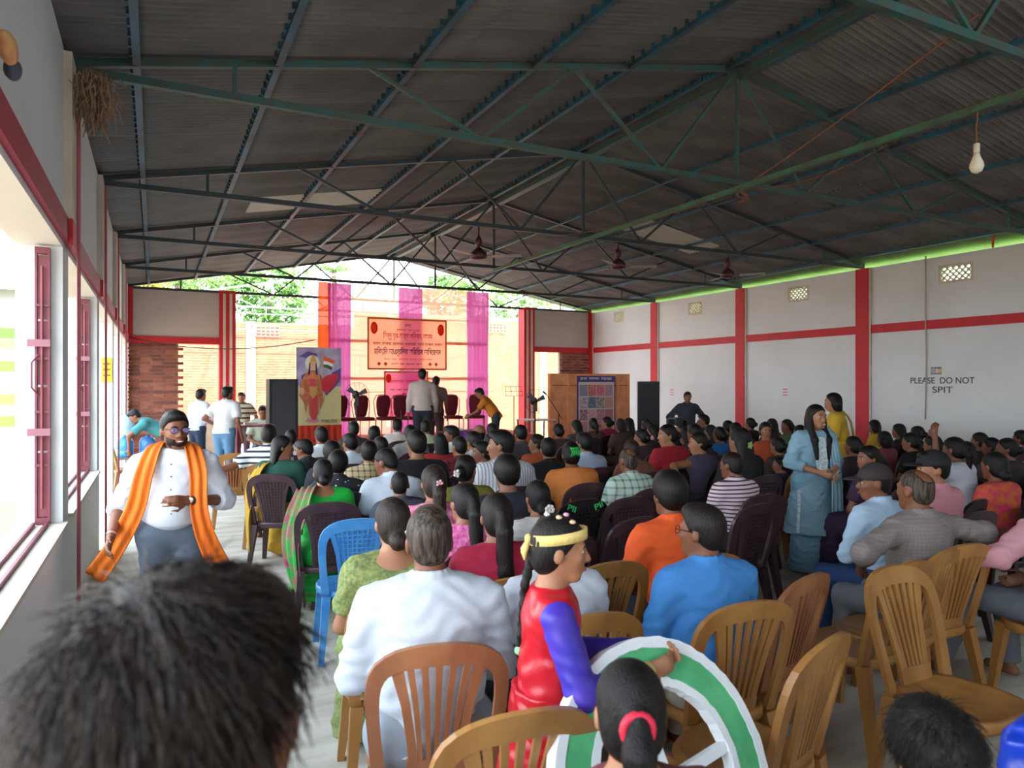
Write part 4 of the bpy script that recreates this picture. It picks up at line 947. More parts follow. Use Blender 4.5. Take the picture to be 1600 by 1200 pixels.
def hair_prims(J, style):
    R, c = J['R'], J['hc']; T = lambda x, y, z: c+R @ V(x, y, z); D = lambda x, y, z: R @ (V(x, y, z)/np.linalg.norm(V(x, y, z)))
    face = [(T(0, .068, .066 if style not in ('short', 'crop', 'thick') else .074), D(0, .80, -.60))]; o = []
    if style in ('short', 'thick', 'bald', 'crop', 'thin'):
        g = {'short': .004, 'thick': .014, 'bald': -.003, 'crop': -.002, 'thin': 0}[style]
        o.append((ell(T(0, -.014, .030), (.079+g, .101+g, .092+g*1.4), R, face), 0)); o.append((ell(T(0, -.052, -.022), (.066+g*.5, .056+g*.5, .062), R, [(T(0, 0, -.075), D(0, .25, -1))]+face), .02))
        if style in ('short', 'thick'): o.append((ell(T(.01, .045, .088), (.055, .045, .030+g), R), .03))
        if style == 'bald': o.append((ell(T(0, -.070, .098), (.046, .056, .050), R, sub=True), 0))
        if style == 'thin': o.append((ell(T(0, -.075, .122), (.026, .028, .035), R, sub=True), 0))
    else:
        o.append((ell(T(0, -.015, .030), (.083, .104, .095), R, face), 0)); o.append((ell(T(0, -.050, -.030), (.075, .062, .075), R, [(T(0, .0, -.02), D(0, 1, -.15))]), .03))
        if style == 'bun': o.append((ell(T(0, -.125, -.015), (.048, .042, .048), R), .012))
        if style == 'lowbun': o.append((ell(T(0, -.105, -.075), (.045, .040, .045), R), .015))
        if style == 'pony': o += [(cap(T(0, -.115, .02), T(0, -.145, -.05), .028, .036), .015), (cap(T(0, -.145, -.05), T(0, -.125, -.24), .036, .018), .02)]
        if style == 'longpony': o += [(cap(T(0, -.105, .03), T(0, -.14, -.06), .030, .040), .015), (cap(T(0, -.14, -.06), T(0, -.135, -.26), .042, .045), .02), (cap(T(0, -.135, -.26), T(0, -.12, -.42), .045, .022), .02)]
        if style == 'long':
            o += [(cap(T(-.04, -.065, -.02), T(-.05, -.105, -.28), .055, .045, (D(0, 1, 0), 1.4)), .03), (cap(T(.04, -.065, -.02), T(.05, -.105, -.28), .055, .045, (D(0, 1, 0), 1.4)), .03), (cap(T(0, -.07, -.05), T(0, -.115, -.36), .05, .03), .03)]
        if style == 'loose':        # long hair falling forward over both shoulders
            for s in (-1, 1): o += [(cap(T(s*.062, -.02, .02), T(s*.078, .0, -.10), .032, .034), .02), (cap(T(s*.078, .0, -.10), T(s*.085, .075, -.22), .034, .034), .02), (cap(T(s*.085, .075, -.22), T(s*.075, .105, -.40), .034, .018), .02)]
            o.append((cap(T(0, -.07, -.05), T(0, -.10, -.30), .075, .06, (D(0, 1, 0), 1.5)), .03))
        if style == 'bob': o.append((cap(T(-.045, -.045, -.03), T(.045, -.045, -.03), .065, None), .03)); o.append((cap(T(-.03, -.06, -.10), T(.03, -.06, -.10), .05), .04))
        if style == 'braid':
            for k in range(11):
                q = T(-.035+.01*math.sin(k*2.2), -.095-.006*min(k, 4), .0-.038*k); o.append((ell(q, (.023-.0007*k, .022-.0007*k, .027), R), .004))
    return o
MC = {}
def cached(key, fn):
    if key not in MC: MC[key] = fn()
    return MC[key]
SK = {'a': pm('skin_a', '#8a5a40', .55, var=.08, vscale=20), 'b': pm('skin_b', '#77482f', .55, var=.08, vscale=20), 'c': pm('skin_c', '#a06d4e', .55, var=.08, vscale=20)}
def hairmat(k):
    d = {'k': ('#0c0a09', '#15110f'), 'b': ('#1f1613', '#120d0b'), 'g': ('#54473b', '#1a1613'), 'n': ('#33261e', '#17110e')}[k]
    return pm('hair_'+k, d[0], .45, hex2=d[1], vscale=28, stretch=(3, 3, .35), bump=.5, bscale=85, spec=.28)
CLO = {}
def clothmat(spec):
    if isinstance(spec, str): return pm('cloth_'+spec, spec, .85, var=.10, vscale=5, bump=.55, bscale=13)
    kind, c1, c2 = spec[:3]; sc = spec[3] if len(spec) > 3 else 20
    if kind == 'pr': return pm('cloth_%s%s%s' % (kind, c1, c2), c1, .85, hex2=c2, vscale=sc, bump=.2, bscale=26)
    return pm('cloth_%s%s%s%s' % (kind, c1, c2, sc), c1, .85, hex2=c2, pattern=kind, pscale=sc, bump=.5, bscale=13)
def voxel(f): return .0085 if f < 2.6 else .011 if f < 4.6 else .014 if f < 6.2 else .019 if f < 9 else .024
PEOPLE = []
def face_bits(o, J, s=1.0, smile=False, child=False):
    R, c = J['R'], J['hc']; T = lambda x, y, z: Vector(c+R @ V(x, y, z))
    Rm = Matrix([list(r) for r in R]).to_4x4()
    for q in (-1, 1):
        e = obj('eye', MB().ball((0, 0, 0), (.0115, .007, .0065), 12, 8), pm('eye_white', '#d8d2cc', .2), o, smooth=True); e.matrix_local = Matrix.Translation(T(q*.033, .0765, .004)) @ Rm
        i = obj('iris', MB().ball((0, .0055, 0), (.006, .004, .0065), 10, 6), pm('iris', '#140c08', .2), e, smooth=True)
        b = obj('eyebrow', MB().tube([(q*.014, .0905, .021), (q*.032, .0905, .027), (q*.052, .078, .021)], [.003, .004, .002], 6), hairmat('k'), o); b.matrix_local = Matrix.Translation(Vector(c)) @ Rm
    l = obj('lips', MB().ball((0, .0945, -.0665), (.025, .008, .0085), 12, 6), pm('lips', '#8e4440', .5), o, smooth=True); l.matrix_local = Matrix.Translation(Vector(c)) @ Rm
    if smile:
        t = obj('teeth', MB().ball((0, .1005, -.0665), (.017, .004, .0042), 12, 6), pm('teeth', '#e6e0d6', .3), o, smooth=True); t.matrix_local = Matrix.Translation(Vector(c)) @ Rm
def person(label, x, y, rz, ztop, f, pose='sit', top='#ffffff', sleeve='short', neck='collar', bottom='#2b2f3a', bkind='trouser', hair='short', hc='k', skin='a', lean=8, turn=0, nod=0,
           arms=None, wide=1.0, belly=0, legs=None, length=0, face=False, smile=False, z0=None, group=None, roll=0, scale=None):
    h = voxel(f); sit = pose == 'sit'; base = 1.262 if sit else 1.665
    J = skeleton(pose, lean, turn, nod, arms, wide, legs, roll); topz = J['hc'][2]+.118
    if sit and z0 is None: s = (ztop-.43)/(topz-.43); zz = .43-.43*s
    else: zz = z0 or 0; s = (ztop-zz)/topz
    if scale: s = scale
    ak = repr(arms)+repr(legs)
    pk = (pose, lean, turn, nod, ak, wide, h, roll)
    body = cached(('b',)+pk, lambda: build(body_prims(J, h < .0115, True, wide), h, 'person'))
    o = obj('person', body, SK[skin], label=label, cat='person', group=group); o.location = (x, y, zz); o.rotation_euler.z = rz; o.scale = (s, s, s)
    infl = .014 if h < .0135 else .018
    if bkind: obj({'trouser': 'trousers', 'skirt': 'skirt'}[bkind], cached(('l', bkind)+pk, lambda: build(bottom_prims(J, bkind, wide), max(h, .011), 'trousers')), clothmat(bottom), o)
    if top: obj('shirt', cached(('t', sleeve, neck, belly, length)+pk, lambda: build(top_prims(J, sleeve, wide, belly, length, neck, infl, .0065 if f < 5 else .004), max(h, .0095), 'shirt')), clothmat(top), o)
    if hair: obj('hair', cached(('h', hair)+pk, lambda: build(hair_prims(J, hair), min(h, .014), 'hair')), hairmat(hc), o)
    if face: face_bits(o, J, smile=smile)
    PEOPLE.append((o, J)); return o, J
# ------------------------------------------------------------------ seated crowd: label, pixel of head top, clothes
CROWD = []
def S(label, u, v, top, hair='short', sex='m', f=None, Z=None, ry=0, ch='brown', **kw):
    CROWD.append(dict(label=label, u=u, v=v, top=top, hair=hair, sex=sex, f=f, Z=Z, ry=ry, ch=ch, kw=kw))
W_ = dict(sex='w', neck='round', bkind='skirt')
# ---- left block, far to near
S('man in white shirt seated far left before the stage', 503, 667, '#cfd4da', turn=20, lean=4)
S('man in dark shirt seated before the second stage chair', 553, 659, '#3a3236')
S('man in brown shirt seated before the third stage chair', 585, 666, '#5c4538')
S('man in white shirt seated below the pink banner', 621, 654, '#d6cfc8', turn=-25)
S('man in pale green shirt seated below the standing stage men', 664, 656, '#c3c7a8')
S('man in white and navy striped shirt with arm on chair', 420, 663, ('hs', '#dfe3e6', '#2c3340', 17), f=7.9, ch='tan', turn=-8, arms={'L': ((-.36, -.02, .83), (-.55, -.12, .80))})
S('man in white shirt behind the long haired woman in yellow', 455, 671, '#cdd3d8', f=8.6)
S('woman with long black hair, green blouse and yellow wrap', 438, 681, '#17493c', 'long', f=6.95, Z=1.2, turn=-70, bottom='#c79a2e', ry=-.25, **W_)
S('boy in black shirt bending left near the aisle', 480, 686, '#1b1c22', f=7.3, turn=60, lean=16, nod=12)
S('man in pale blue shirt below the poster edge', 548, 677, '#c6d2de', turn=30, lean=14)
S('boy in dark shirt with thick hair in left block', 518, 690, '#23242c', 'thick', lean=18, f=6.7)
S('boy in black shirt with white flecks', 526, 705, ('dt', '#20232c', '#c9ccd2', 26), 'thick', lean=22, f=6.1)
S('boy in beige checked shirt in left block', 577, 689, ('ck', '#b5a27c', '#4a3f33', 18))
S('man with round dark hair behind the beige checked boy', 596, 683, '#3b3a40', f=7.4)
S('boy in light blue shirt bending left', 609, 700, '#c2ccd9', 'crop', turn=45, nod=18, lean=20, f=5.8)
S('small boy with cropped black hair in left block', 625, 737, '#3e4350', 'crop', f=5.05, Z=1.14)
S('man in black printed tee shirt', 653, 673, '#121318', f=6.5, neck='round', wide=1.08)
S('woman with straight black hair in red top', 686, 677, '#a3262c', 'long', **W_)
S('woman in green sari with bare upper back', 504, 717, '#18b33c', 'lowbun', f=5.45, Z=1.19, skin='c', bottom='#22a840', sex='w', neck='low', bkind='skirt', lean=14, nod=8)
S('man in white shirt looking left below the stage table', 706, 665, '#d5d3d0', turn=70)
S('man in red and black checked shirt', 717, 681, ('ck', '#7a2230', '#1d1a20', 14), 'crop', f=7.3)
S('man in grey shirt behind the black capped boy', 739, 674, '#b5b2b0', turn=20, f=7.8)
S('man in tan cap seated far below the right stage chairs', 750, 666, '#7a5a48', f=9.2)
S('man with dark hair behind the white striped shirt', 767, 678, '#5a5a60', f=8.3)
S('boy with black cap of hair looking left', 757, 690, '#c5c3c2', turn=70, f=6.75)
S('man in white striped shirt looking left', 788, 673, ('vs', '#c6c6ca', '#8e929c', 40), turn=60, f=6.1, Z=1.33, wide=1.05)
S('woman in olive top with white hair clip', 728, 712, '#6f6a25', 'bun', turn=-45, f=5.2, **W_)
S('man with thick wavy hair in navy shirt', 795, 714, '#262a36', 'thick', f=4.65, Z=1.27, neck='round')
S('girl with brown half tied hair and pink top', 680, 728, ('pr', '#d25a8c', '#e6a0b8', 30), 'longpony', f=4.5, hc='n', **W_)
S('girl with dark ponytail in pink printed top', 729, 756, ('pr', '#d24a92', '#e689b8', 40), 'longpony', f=3.95, Z=1.2, turn=15, **W_)
S('girl with long straight ponytail in crimson top', 779, 773, '#ad1c40', 'longpony', f=3.5, Z=1.2, hc='b', ch='tan', **W_)
S('woman with white flower scrunchie and black hair', 843, 752, '#d4d2cf', 'lowbun', f=4.15, Z=1.18, **W_)
S('woman in orange turning left near the stage', 838, 678, '#b5562a', 'bun', turn=60, **W_)
S('man in black shirt with thick hair beside orange woman', 854, 684, '#17181d', f=6.9, Z=1.22)
S('woman in orange shirt with green hair claw', 889, 690, '#d9813f', 'bun', f=6.3, Z=1.24, wide=1.1, sex='w', neck='round', bkind='skirt')
S('man in light blue shirt beside the green hair claw', 911, 676, '#aebfd4', f=7.4, turn=15)
S('grey haired woman in olive floral sari blouse', 616, 780, ('pr', '#8a8f52', '#5f7040', 60), 'lowbun', f=3.3, Z=1.21, hc='n', skin='c', ch='tan', sex='w', neck='low', bkind='skirt', bottom=('pr', '#8a8f52', '#6b7a46', 50), turn=8)
S('heavy man in white shirt nearest the aisle', 672, 796, '#c3c8d0', 'short', f=2.58, Z=1.29, hc='g', skin='b', ch='rus', wide=1.18, sleeve='long', lean=5, bottom='#8d949c', ry=-.12)
S('person in white shirt behind the girl in red', 868, 804, '#c3c8d0', 'crop', f=2.95, Z=1.2, hc='n', ch='tan', wide=1.0, bottom='#2c2f38')
# ---- centre right block
S('woman with long black hair left of the photo board', 898, 656, '#4a4040', 'long', **W_)
S('woman with tied hair before the photo board', 924, 653, '#6b5040', 'pony', **W_)
S('woman in magenta before the photo board', 946, 651, '#a51f4e', 'bun', turn=40, **W_)
S('woman with brown scarf over her head', 967, 654, '#4d3a30', 'bob', hc='n', **W_)
S('woman with long hair before the black speaker', 984, 653, '#2c2426', 'long', **W_)
S('child with brown hair before the green checked man', 984, 687, '#7a4a3c', 'crop', f=7.3, Z=1.17, hc='n')
S('woman with pink hair clip', 1000, 670, '#3d2e30', 'bun', turn=30, **W_)
S('woman with dark hair below the right speaker', 1022, 664, '#2f2a2c', 'long', turn=30, **W_)
S('woman in red looking left below the right speaker', 1042, 663, '#b02030', 'bun', turn=70, f=8.0, Z=1.29, skin='c', **W_)
S('person in black holding a video camera', 1064, 656, '#15161a', 'short')
S('man with dark hair right of the video camera', 1083, 663, '#2a2628', 'short')
S('woman in violet sleeveless sari leaning on chair', 1089, 675, '#4a4258', 'bun', turn=60, f=7.6, skin='c', sleeve='none', arms={'L': ((-.40, .10, .92), (-.52, -.12, .78))}, ch='black', **W_)
S('man with spectacles looking left by the right wall', 1102, 648, '#3c4a58', turn=50)
S('woman in blue top in the right block', 1126, 667, '#1e6aa5', 'bun', **W_)
S('woman with dark hair behind the woman in blue', 1134, 657, '#3a3038', 'bun', **W_)
S('woman with long black hair and green flower', 1160, 668, '#1c1a1e', 'long', f=6.8, **W_)
S('woman with dark hair near the middle red pillar', 1174, 653, '#30282c', 'bun', **W_)
S('woman in orange sari facing back', 1191, 659, '#c2542c', 'bun', turn=140, f=9.3, skin='c', face=True, **W_)
S('woman in green looking left beside the blue lady', 1226, 655, '#5a7a50', 'pony', turn=65, **W_)
S('older balding man in green checked shirt', 978, 700, ('ck', '#b9c7bd', '#4f7a66', 15), 'bald', f=6.2, Z=1.19, hc='g', skin='b', lean=12, wide=1.05)
S('balding man in white shirt with maroon stripes', 1149, 707, ('hs', '#d6c6cc', '#5a3a48', 30), 'thin', f=5.7, Z=1.2, hc='b', skin='b', sleeve='roll', lean=10, wide=1.05)
S('man in bright orange shirt', 1053, 741, '#e0571c', 'thick', f=3.7, Z=1.28, skin='b', ch='tan', wide=1.05)
S('spectacled man in bright blue shirt', 1104, 790, '#3f83c6', 'short', f=2.9, Z=1.25, hc='b', skin='b', ch='tan', sleeve='long', wide=1.1, turn=28, lean=3, bottom='#b5ab98', ry=.0)
S('woman with low bun behind the tan chair', 1210, 683, '#3b2a28', 'bun', f=8.2, **W_)
S('girl in dark dress on a tan chair', 1220, 714, '#1f2c48', 'pony', f=7.3, Z=1.0, turn=50, ch='tan', **W_)
# ---- right block
S('woman with dark hair behind the blue lady', 1296, 655, '#1d1b20', 'bun', **W_)
S('woman in yellow top by the near red pillar', 1362, 656, '#c8a22e', 'bob', **W_)
S('woman in rose and pale green', 1384, 674, '#8a4048', 'bob', **W_)
S('woman in purple looking left', 1352, 696, '#3c2440', 'pony', turn=65, f=6.3, **W_)
S('woman in black below the painted notice', 1418, 676, '#17161a', 'pony', **W_)
S('woman with dark hair farthest below the notice', 1436, 666, '#2a2428', 'bun', **W_)
S('girl with ponytail raising a fist', 1486, 683, '#c9c9d2', 'pony', f=6.9, arms={'L': ((-.30, .14, 1.02), (-.26, .18, 1.27))}, **W_)
S('man in black cap and pink shirt', 1464, 706, '#c9848c', 'short', f=5.0, Z=1.26, skin='c', turn=55, wide=1.0, lean=4)
S('man in dark cap and pale blue shirt', 1377, 727, '#a9c2d8', 'crop', f=4.5, Z=1.23, skin='b', ch='tan', sleeve='long', turn=50, lean=10, bottom='#1d3a66')
S('balding man in grey checked shirt with arms spread', 1436, 734, ('ck', '#857a76', '#766c69', 50), 'bald', f=3.85, Z=1.26, hc='g', skin='b', ch='tan', wide=1.15, sleeve='roll', lean=2, bottom='#6b6c72', arms={'L': ((-.46, -.02, .86), (-.30, .14, .72)), 'R': ((.44, -.05, .90), (.66, -.10, .88))})
S('woman with dark hair near the right edge', 1552, 684, '#6a4a40', 'bun', f=8.0, **W_)
S('woman with white flower in hair at right edge', 1578, 685, '#33282a', 'bun', turn=30, f=7.0, **W_)
S('woman in orange and pink sari at right', 1561, 707, ('pr', '#c8661c', '#c22a58', 14), 'lowbun', f=5.5, ch='black', **W_)
S('person in pink shirt and grey jeans cut by right edge', 1648, 735, '#c98f98', 'short', f=3.9, Z=1.24, sleeve='long', bottom='#6a7078', ch='tan', ry=-.2, arms={'L': ((-.40, .06, .82), (-.46, .28, .80))}, legs={'L': ((-.16, .44, .50), (-.30, .50, .10)), 'R': ((.12, .42, .47), (.12, .40, .08))})
# fillers seen as dark heads between the named ones
fl = [(1008, 655, 'pony', '#3a2a30', 'woman with ponytail left of the right speaker'), (1112, 664, 'long', '#2a2226', 'woman with loose black hair before the spectacled man'), (1146, 660, 'bun', '#40303a', 'woman with dark bun under the middle red pillar'),
      (1208, 654, 'long', '#57303a', 'woman with loose hair left of the woman in green'), (1246, 664, 'bun', '#332a36', 'woman with dark bun at the blue lady shoulder'),
      (1336, 682, 'pony', '#2c2028', 'woman with ponytail below the standing yellow lady'), (1400, 662, 'long', '#3a2a2a', 'woman with loose hair right of the near pillar'), (1452, 680, 'bun', '#2a2a34', 'woman with dark bun left of the raised fist'),
      (1512, 690, 'long', '#4a3a44', 'woman with loose hair right of the raised fist'), (1534, 676, 'bun', '#2f262a', 'woman with dark bun second from the right edge'), (1590, 672, 'bun', '#463038', 'woman with dark bun at the right edge'),
      (1068, 668, 'long', '#1f1b20', 'woman with loose hair below the video camera'), (770, 662, 'short', '#6a5a52', 'man in brown shirt nearest the white side table'),
      (812, 664, 'short', '#50484a', 'man in dark shirt below the music stand'), (870, 662, 'bun', '#553a3a', 'woman with dark bun below the right pedestal fan'), (640, 664, 'short', '#a3a0a0', 'man in grey shirt below the white shirted stage man')]
for u, v, hs, c, lb in fl:
    if hs == 'short': S(lb, u, v, c)
    else: S(lb, u, v, c, hs, **W_)
# empty chairs: pixel of the middle of the back's top edge
EMPTY = [(960, 1120, 'x', 0, '')][:0]
def empty_chair(u, v, kind, rz, label, top=.885):
    f = (CAMH-top)*FPX/(v-600.0); p = at(u, v, f); c, s = math.cos(rz), math.sin(rz); d = -.30     # back edge to chair centre
    EMPTY.append((p.x - (-s)*d, p.y - c*d, rz, kind, label, f))
empty_chair(818, 1128, 'tan', -.10, 'nearest tan plastic chair at the bottom edge')
empty_chair(1298, 1010, 'tan', .3, 'empty tan plastic chair nearest the camera on the right')
empty_chair(1268, 908, 'rus', .25, 'empty reddish tan plastic chair behind the turned one')
empty_chair(1394, 894, 'tan', math.pi+.0, 'empty tan plastic chair turned to face the camera')
empty_chair(1480, 868, 'tan', .2, 'tan plastic chair right of the man in grey')
empty_chair(1425, 886, 'tan', .1, 'tan plastic chair behind the turned chair')
empty_chair(958, 887, 'tan', .0, 'tan plastic chair beyond the girl in red')
empty_chair(914, 786, 'black', .05, 'black plastic chair with green marks on its top')
empty_chair(988, 782, 'brown', .05, 'empty brown plastic chair right of the black one')
empty_chair(1000, 815, 'brown', .1, 'empty brown plastic chair before the orange shirt man')
empty_chair(1188, 793, 'brown', .1, 'empty brown plastic chair beside the bright blue shirt')
empty_chair(560, 817, 'blue', -.12, 'blue plastic chair behind the woman in green sari')
empty_chair(365, 712, 'tan', -.05, 'tan plastic chair by the aisle with a red bag')
empty_chair(1530, 786, 'black', .2, 'black plastic chair behind the pink shirt')
# ------------------------------------------------------------------ settle depths so that neighbours do not overlap
OBST = [Vector((e[0], e[1], 0)) for e in EMPTY]
for c in CROWD:
    zr = (1.15, 1.30) if c['sex'] == 'm' else (1.10, 1.26)
    z = c['Z'] or (1.225 if c['sex'] == 'm' else 1.175)
    c['fix'] = c['f'] is not None
    if c['f'] is None: c['f'] = (CAMH-z)*FPX/(c['v']-600.0); c['fr'] = ((CAMH-zr[1])*FPX/(c['v']-600.0), min(12.4, (CAMH-zr[0])*FPX/(c['v']-600.0)))
    else: c['fr'] = (c['f']-.12, c['f']+.12)
    c['f'] = min(max(c['f'], c['fr'][0]), c['fr'][1])
def cpos(c): p = at(c['u'], 600, c['f']); return Vector((p.x, p.y, 0))
for it in range(160):
    for i, a in enumerate(CROWD):
        pa = cpos(a); da = ray(a['u'], 600); g_ = 0.0
        for j, b in enumerate(CROWD):
            if i == j: continue
            d = pa-cpos(b)
            if d.length < .56: g_ += (.56-d.length)*(1 if d.dot(da) > 0 or (abs(d.dot(da)) < 1e-6 and i > j) else -1)*.5
        for q in OBST:
            d = pa-q
            if d.length < .52: g_ += (.52-d.length)*(1 if d.dot(da) > 0 else -1)*.4
        a['f'] = min(max(a['f']+g_*.6, a['fr'][0]), a['fr'][1])
BYL = {}
for c in CROWD:
    p = cpos(c); f = c['f']; Z = CAMH-(c['v']-600.0)*f/FPX; kw = dict(c['kw'])
    rz = .45*math.atan2(-(4.6-p.x), 15.5-p.y)+c['ry']+random.uniform(-.05, .05)
    tq = kw.get('turn', 0)
    if not tq: kw['turn'] = random.choice((0, 0, 12, -12)) if f > 5 else 0
    if f > 6.2 and 'lean' not in kw: kw['lean'] = random.choice((6, 12))
    if c['sex'] == 'w' and 'bottom' not in kw: kw['bottom'] = c['top']
    kw.setdefault('skin', random.choice('aab'))
    if f < 8.5 and 40 <= abs(kw['turn']): kw['face'] = True
    # the pixel marks the head top, which sits forward of the hips when the body leans
    off = (.45 if kw.get('lean', 8) > 10 else .22)*math.sin(math.radians(kw.get('lean', 8)))*1.6
    x, y = p.x+math.sin(rz)*off, p.y-math.cos(rz)*off
    o, J = person(c['label'], x, y, rz, Z, f, top=c['top'], hair=c['hair'], group='people seated in the audience', **kw)
    BYL[c['label']] = (o, J)
    if c['ch']: chair(x+math.sin(rz)*-.03, y+math.cos(rz)*.03, rz, c['ch'], '%s plastic chair under the %s' % ({'tan': 'tan', 'rus': 'reddish tan', 'brown': 'brown', 'black': 'black'}[c['ch']], c['label']), f < 6.6)
for x, y, rz, kind, label, f in EMPTY: chair(x, y, rz, kind, label)
# ------------------------------------------------------------------ accessories on seated people
def loc(oJ, x, y, z):            # head-local point -> body-local
    o, J = oJ; return Vector(J['hc']+J['R'] @ V(x, y, z))
def acc(key, name, mb, mat, smooth=True): return obj(name, mb, mat, BYL[key][0], smooth=smooth)
q = 'woman in orange shirt with green hair claw'; b = loc(BYL[q], 0, -.115, .03)
mb = MB()
for k in range(5): mb.tube([b+Vector((-.04+.02*k, -.02, .04)), b+Vector((-.035+.02*k, -.055, .0)), b+Vector((-.04+.018*k, -.04, -.045))], .007, 6)
mb.tube([b+Vector((-.045, -.035, .03)), b+Vector((.045, -.035, .03))], .008, 6); acc(q, 'hair_claw', mb, pm('claw_green', '#1fae4a', .35))
def clip(q, pos, r, mat, name='hair_clip', petals=5):
    b = loc(BYL[q], *pos); mb = MB().ball(b, r*.45)
    for k in range(petals): t = 2*math.pi*k/petals; mb.ball(b+Vector((r*.7*math.cos(t), -.004, r*.7*math.sin(t))), (r*.45, r*.3, r*.45), 8, 5)
    acc(q, name, mb, mat)
m_cw = pm('clip_white', '#dcd8d2', .5); m_cp = pm('clip_pink', '#d9a0ac', .5)
clip('woman in olive top with white hair clip', (0, -.165, -.02), .03, m_cw); clip('girl with brown half tied hair and pink top', (0, -.145, .01), .022, m_cp)
clip('woman with white flower scrunchie and black hair', (.02, -.15, -.07), .035, m_cw, 'flower_scrunchie', 7); clip('woman with pink hair clip', (0, -.17, -.015), .03, m_cp); clip('woman with white flower in hair at right edge', (.05, -.13, .0), .035, m_cw, 'hair_flower', 6)
clip('woman with long black hair and green flower', (0, -.13, -.04), .03, pm('clip_green', '#8fae62', .5), 'hair_flower')
clip('grey haired woman in olive floral sari blouse', (.035, -.11, -.045), .018, m_cw, 'hair_band', 4)
def cap_hat(q, mat, peak=True):
    o, J = BYL[q]; R, c = J['R'], J['hc']; T = lambda x, y, z: c+R @ V(x, y, z); D = lambda x, y, z: R @ V(x, y, z)
    pr = [(ell(T(0, -.012, .035), (.090, .110, .100), R, [(T(0, 0, .022), D(0, 0, -1))]), 0)]
    if peak: pr.append((ell(T(0, .125, .028), (.066, .066, .010), R), .012))
    obj('cap', build(pr, .008, 'cap'), mat, o)
cap_hat('man in black cap and pink shirt', pm('cap_black', '#141418', .8)); cap_hat('man in dark cap and pale blue shirt', pm('cap_brown', '#2e2528', .8)); cap_hat('man in tan cap seated far below the right stage chairs', pm('cap_tan', '#8a6248', .8), False)
def specs(oJ, mat, dark=False):
    o, J = oJ; R, c = J['R'], J['hc']; Rm = Matrix.Translation(Vector(c)) @ Matrix([list(r) for r in R]).to_4x4(); mb = MB()
    for s in (-1, 1):
        mb.tube([(s*.034+.023*math.cos(t), .101-.006*abs(math.cos(t)), .002+.018*math.sin(t)) for t in [2*math.pi*k/16 for k in range(16)]], .0018, 5, closed=True)
        mb.tube([(s*.057, .098, .008), (s*.078, .05, .010), (s*.083, -.02, .004)], .002, 5)
    mb.tube([(-.011, .103, .006), (.011, .103, .006)], .0018, 5); e = obj('spectacles', mb, mat, o); e.matrix_local = Rm
    if dark:
        for s in (-1, 1):
            l = obj('lens', MB().ball((s*.034, .099, .002), (.021, .002, .017), 14, 6), glassy('lens_violet', '#8a7fb4', .1, .35), e, smooth=True)
specs(BYL['spectacled man in bright blue shirt'], m_black); specs(BYL['man with spectacles looking left by the right wall'], m_black)
# back print on the black tee shirt, marks on the black chair
o, J = BYL['man in black printed tee shirt']
t = faint(.24, .045, (0, J['nb'][1]-.165, J['nb'][2]-.17), pm('print_white', '#c9ccd0', .7), o, 9, .15); t.name = 'shirt_print'
for ob in [x for x in COL.objects if x.get('label') == 'black plastic chair with green marks on its top']:
    for s, tx_ in ((-1, 'Pll'), (1, 'Pll')):
        t = obj('paint_mark', text_mesh(tx_, .06, .075, .0006, bold=.001), pm('paint_green', '#35c06a', .6), ob); q = bkp(s*.12, .855, .020); t.matrix_local = Matrix.Translation(q) @ Matrix.Rotation(s*-.35, 4, 'Y') @ FACEY_ROT
q_ = BYL['person in black holding a video camera'][0].location; vc = at(1056, 659, fwd_of(q_)-.12); e = empty('video_camera', vc, -.3, 'black video camera held above the crowd near the right speaker', 'video camera')
obj('camera_body', MB().box(-.06, .06, -.14, .12, -.05, .06), m_black, e, bevel=.012); obj('camera_lens', MB().lathe([(.04, .12), (.045, .15), (.05, .22), (.042, .225)], 16, axis='y'), m_dark, e, smooth=True)
obj('camera_handle', MB().tube([(0, -.1, .06), (0, -.09, .11), (0, .06, .11), (0, .08, .06)], .012, 8), m_black, e); obj('view_screen', MB().box(-.13, -.065, -.05, .04, -.03, .04), m_dark, e)
# red bag on the aisle chair
for ob in [x for x in COL.objects if x.get('label') == 'tan plastic chair by the aisle with a red bag']:
    p = ob.location; e = empty('shoulder_bag', (p.x+.0, p.y+.03, .438), .1, 'crimson shoulder bag lying on the tan aisle chair', 'bag')
    obj('bag_body', MB().box(-.17, .17, -.13, .12, .0, .30), pm('bag_crimson', '#8e1638', .8, hex2='#6b1030', vscale=12), e, bevel=.05); obj('bag_strap', MB().tube([(-.15, 0, .28), (-.1, 0, .42), (.1, 0, .42), (.15, 0, .28)], .014, 8), MATS['bag_crimson'], e)
# ------------------------------------------------------------------ ribbon cloth (scarves, dupattas)
def ribbon(path, widths, outs, folds=3, th=.006, amp=.012, n=48):
    P = [Vector(p) for p in path]; k = len(P); vs = []; m = 14
    def samp(arr, t):
        x = t*(len(arr)-1); i = min(int(x), len(arr)-2); u = x-i; p0 = arr[max(i-1, 0)]; p1 = arr[i]; p2 = arr[i+1]; p3 = arr[min(i+2, len(arr)-1)]
        return .5*((2*p1)+(p2-p0)*u+(2*p0-5*p1+4*p2-p3)*u*u+(-1*p0+3*p1-3*p2+p3)*u**3)
    O = [Vector(o) for o in outs]; fs = []
    for i in range(n+1):
        t = i/n; c = samp(P, t); d = (samp(P, min(1, t+.01))-samp(P, max(0, t-.01))).normalized(); up = samp(O, t); sd = d.cross(up).normalized(); nn = sd.cross(d).normalized(); w = samp([float(x) for x in widths], t)
        for j in range(m+1):
            s = j/m-.5; vs.append(c+sd*(s*w)+nn*(amp*math.sin((s+.5)*folds*2*math.pi+t*2)))
    for i in range(n):
        for j in range(m): a = i*(m+1)+j; fs.append((a, a+1, a+m+2, a+m+1))
    return MB().add(vs, fs)
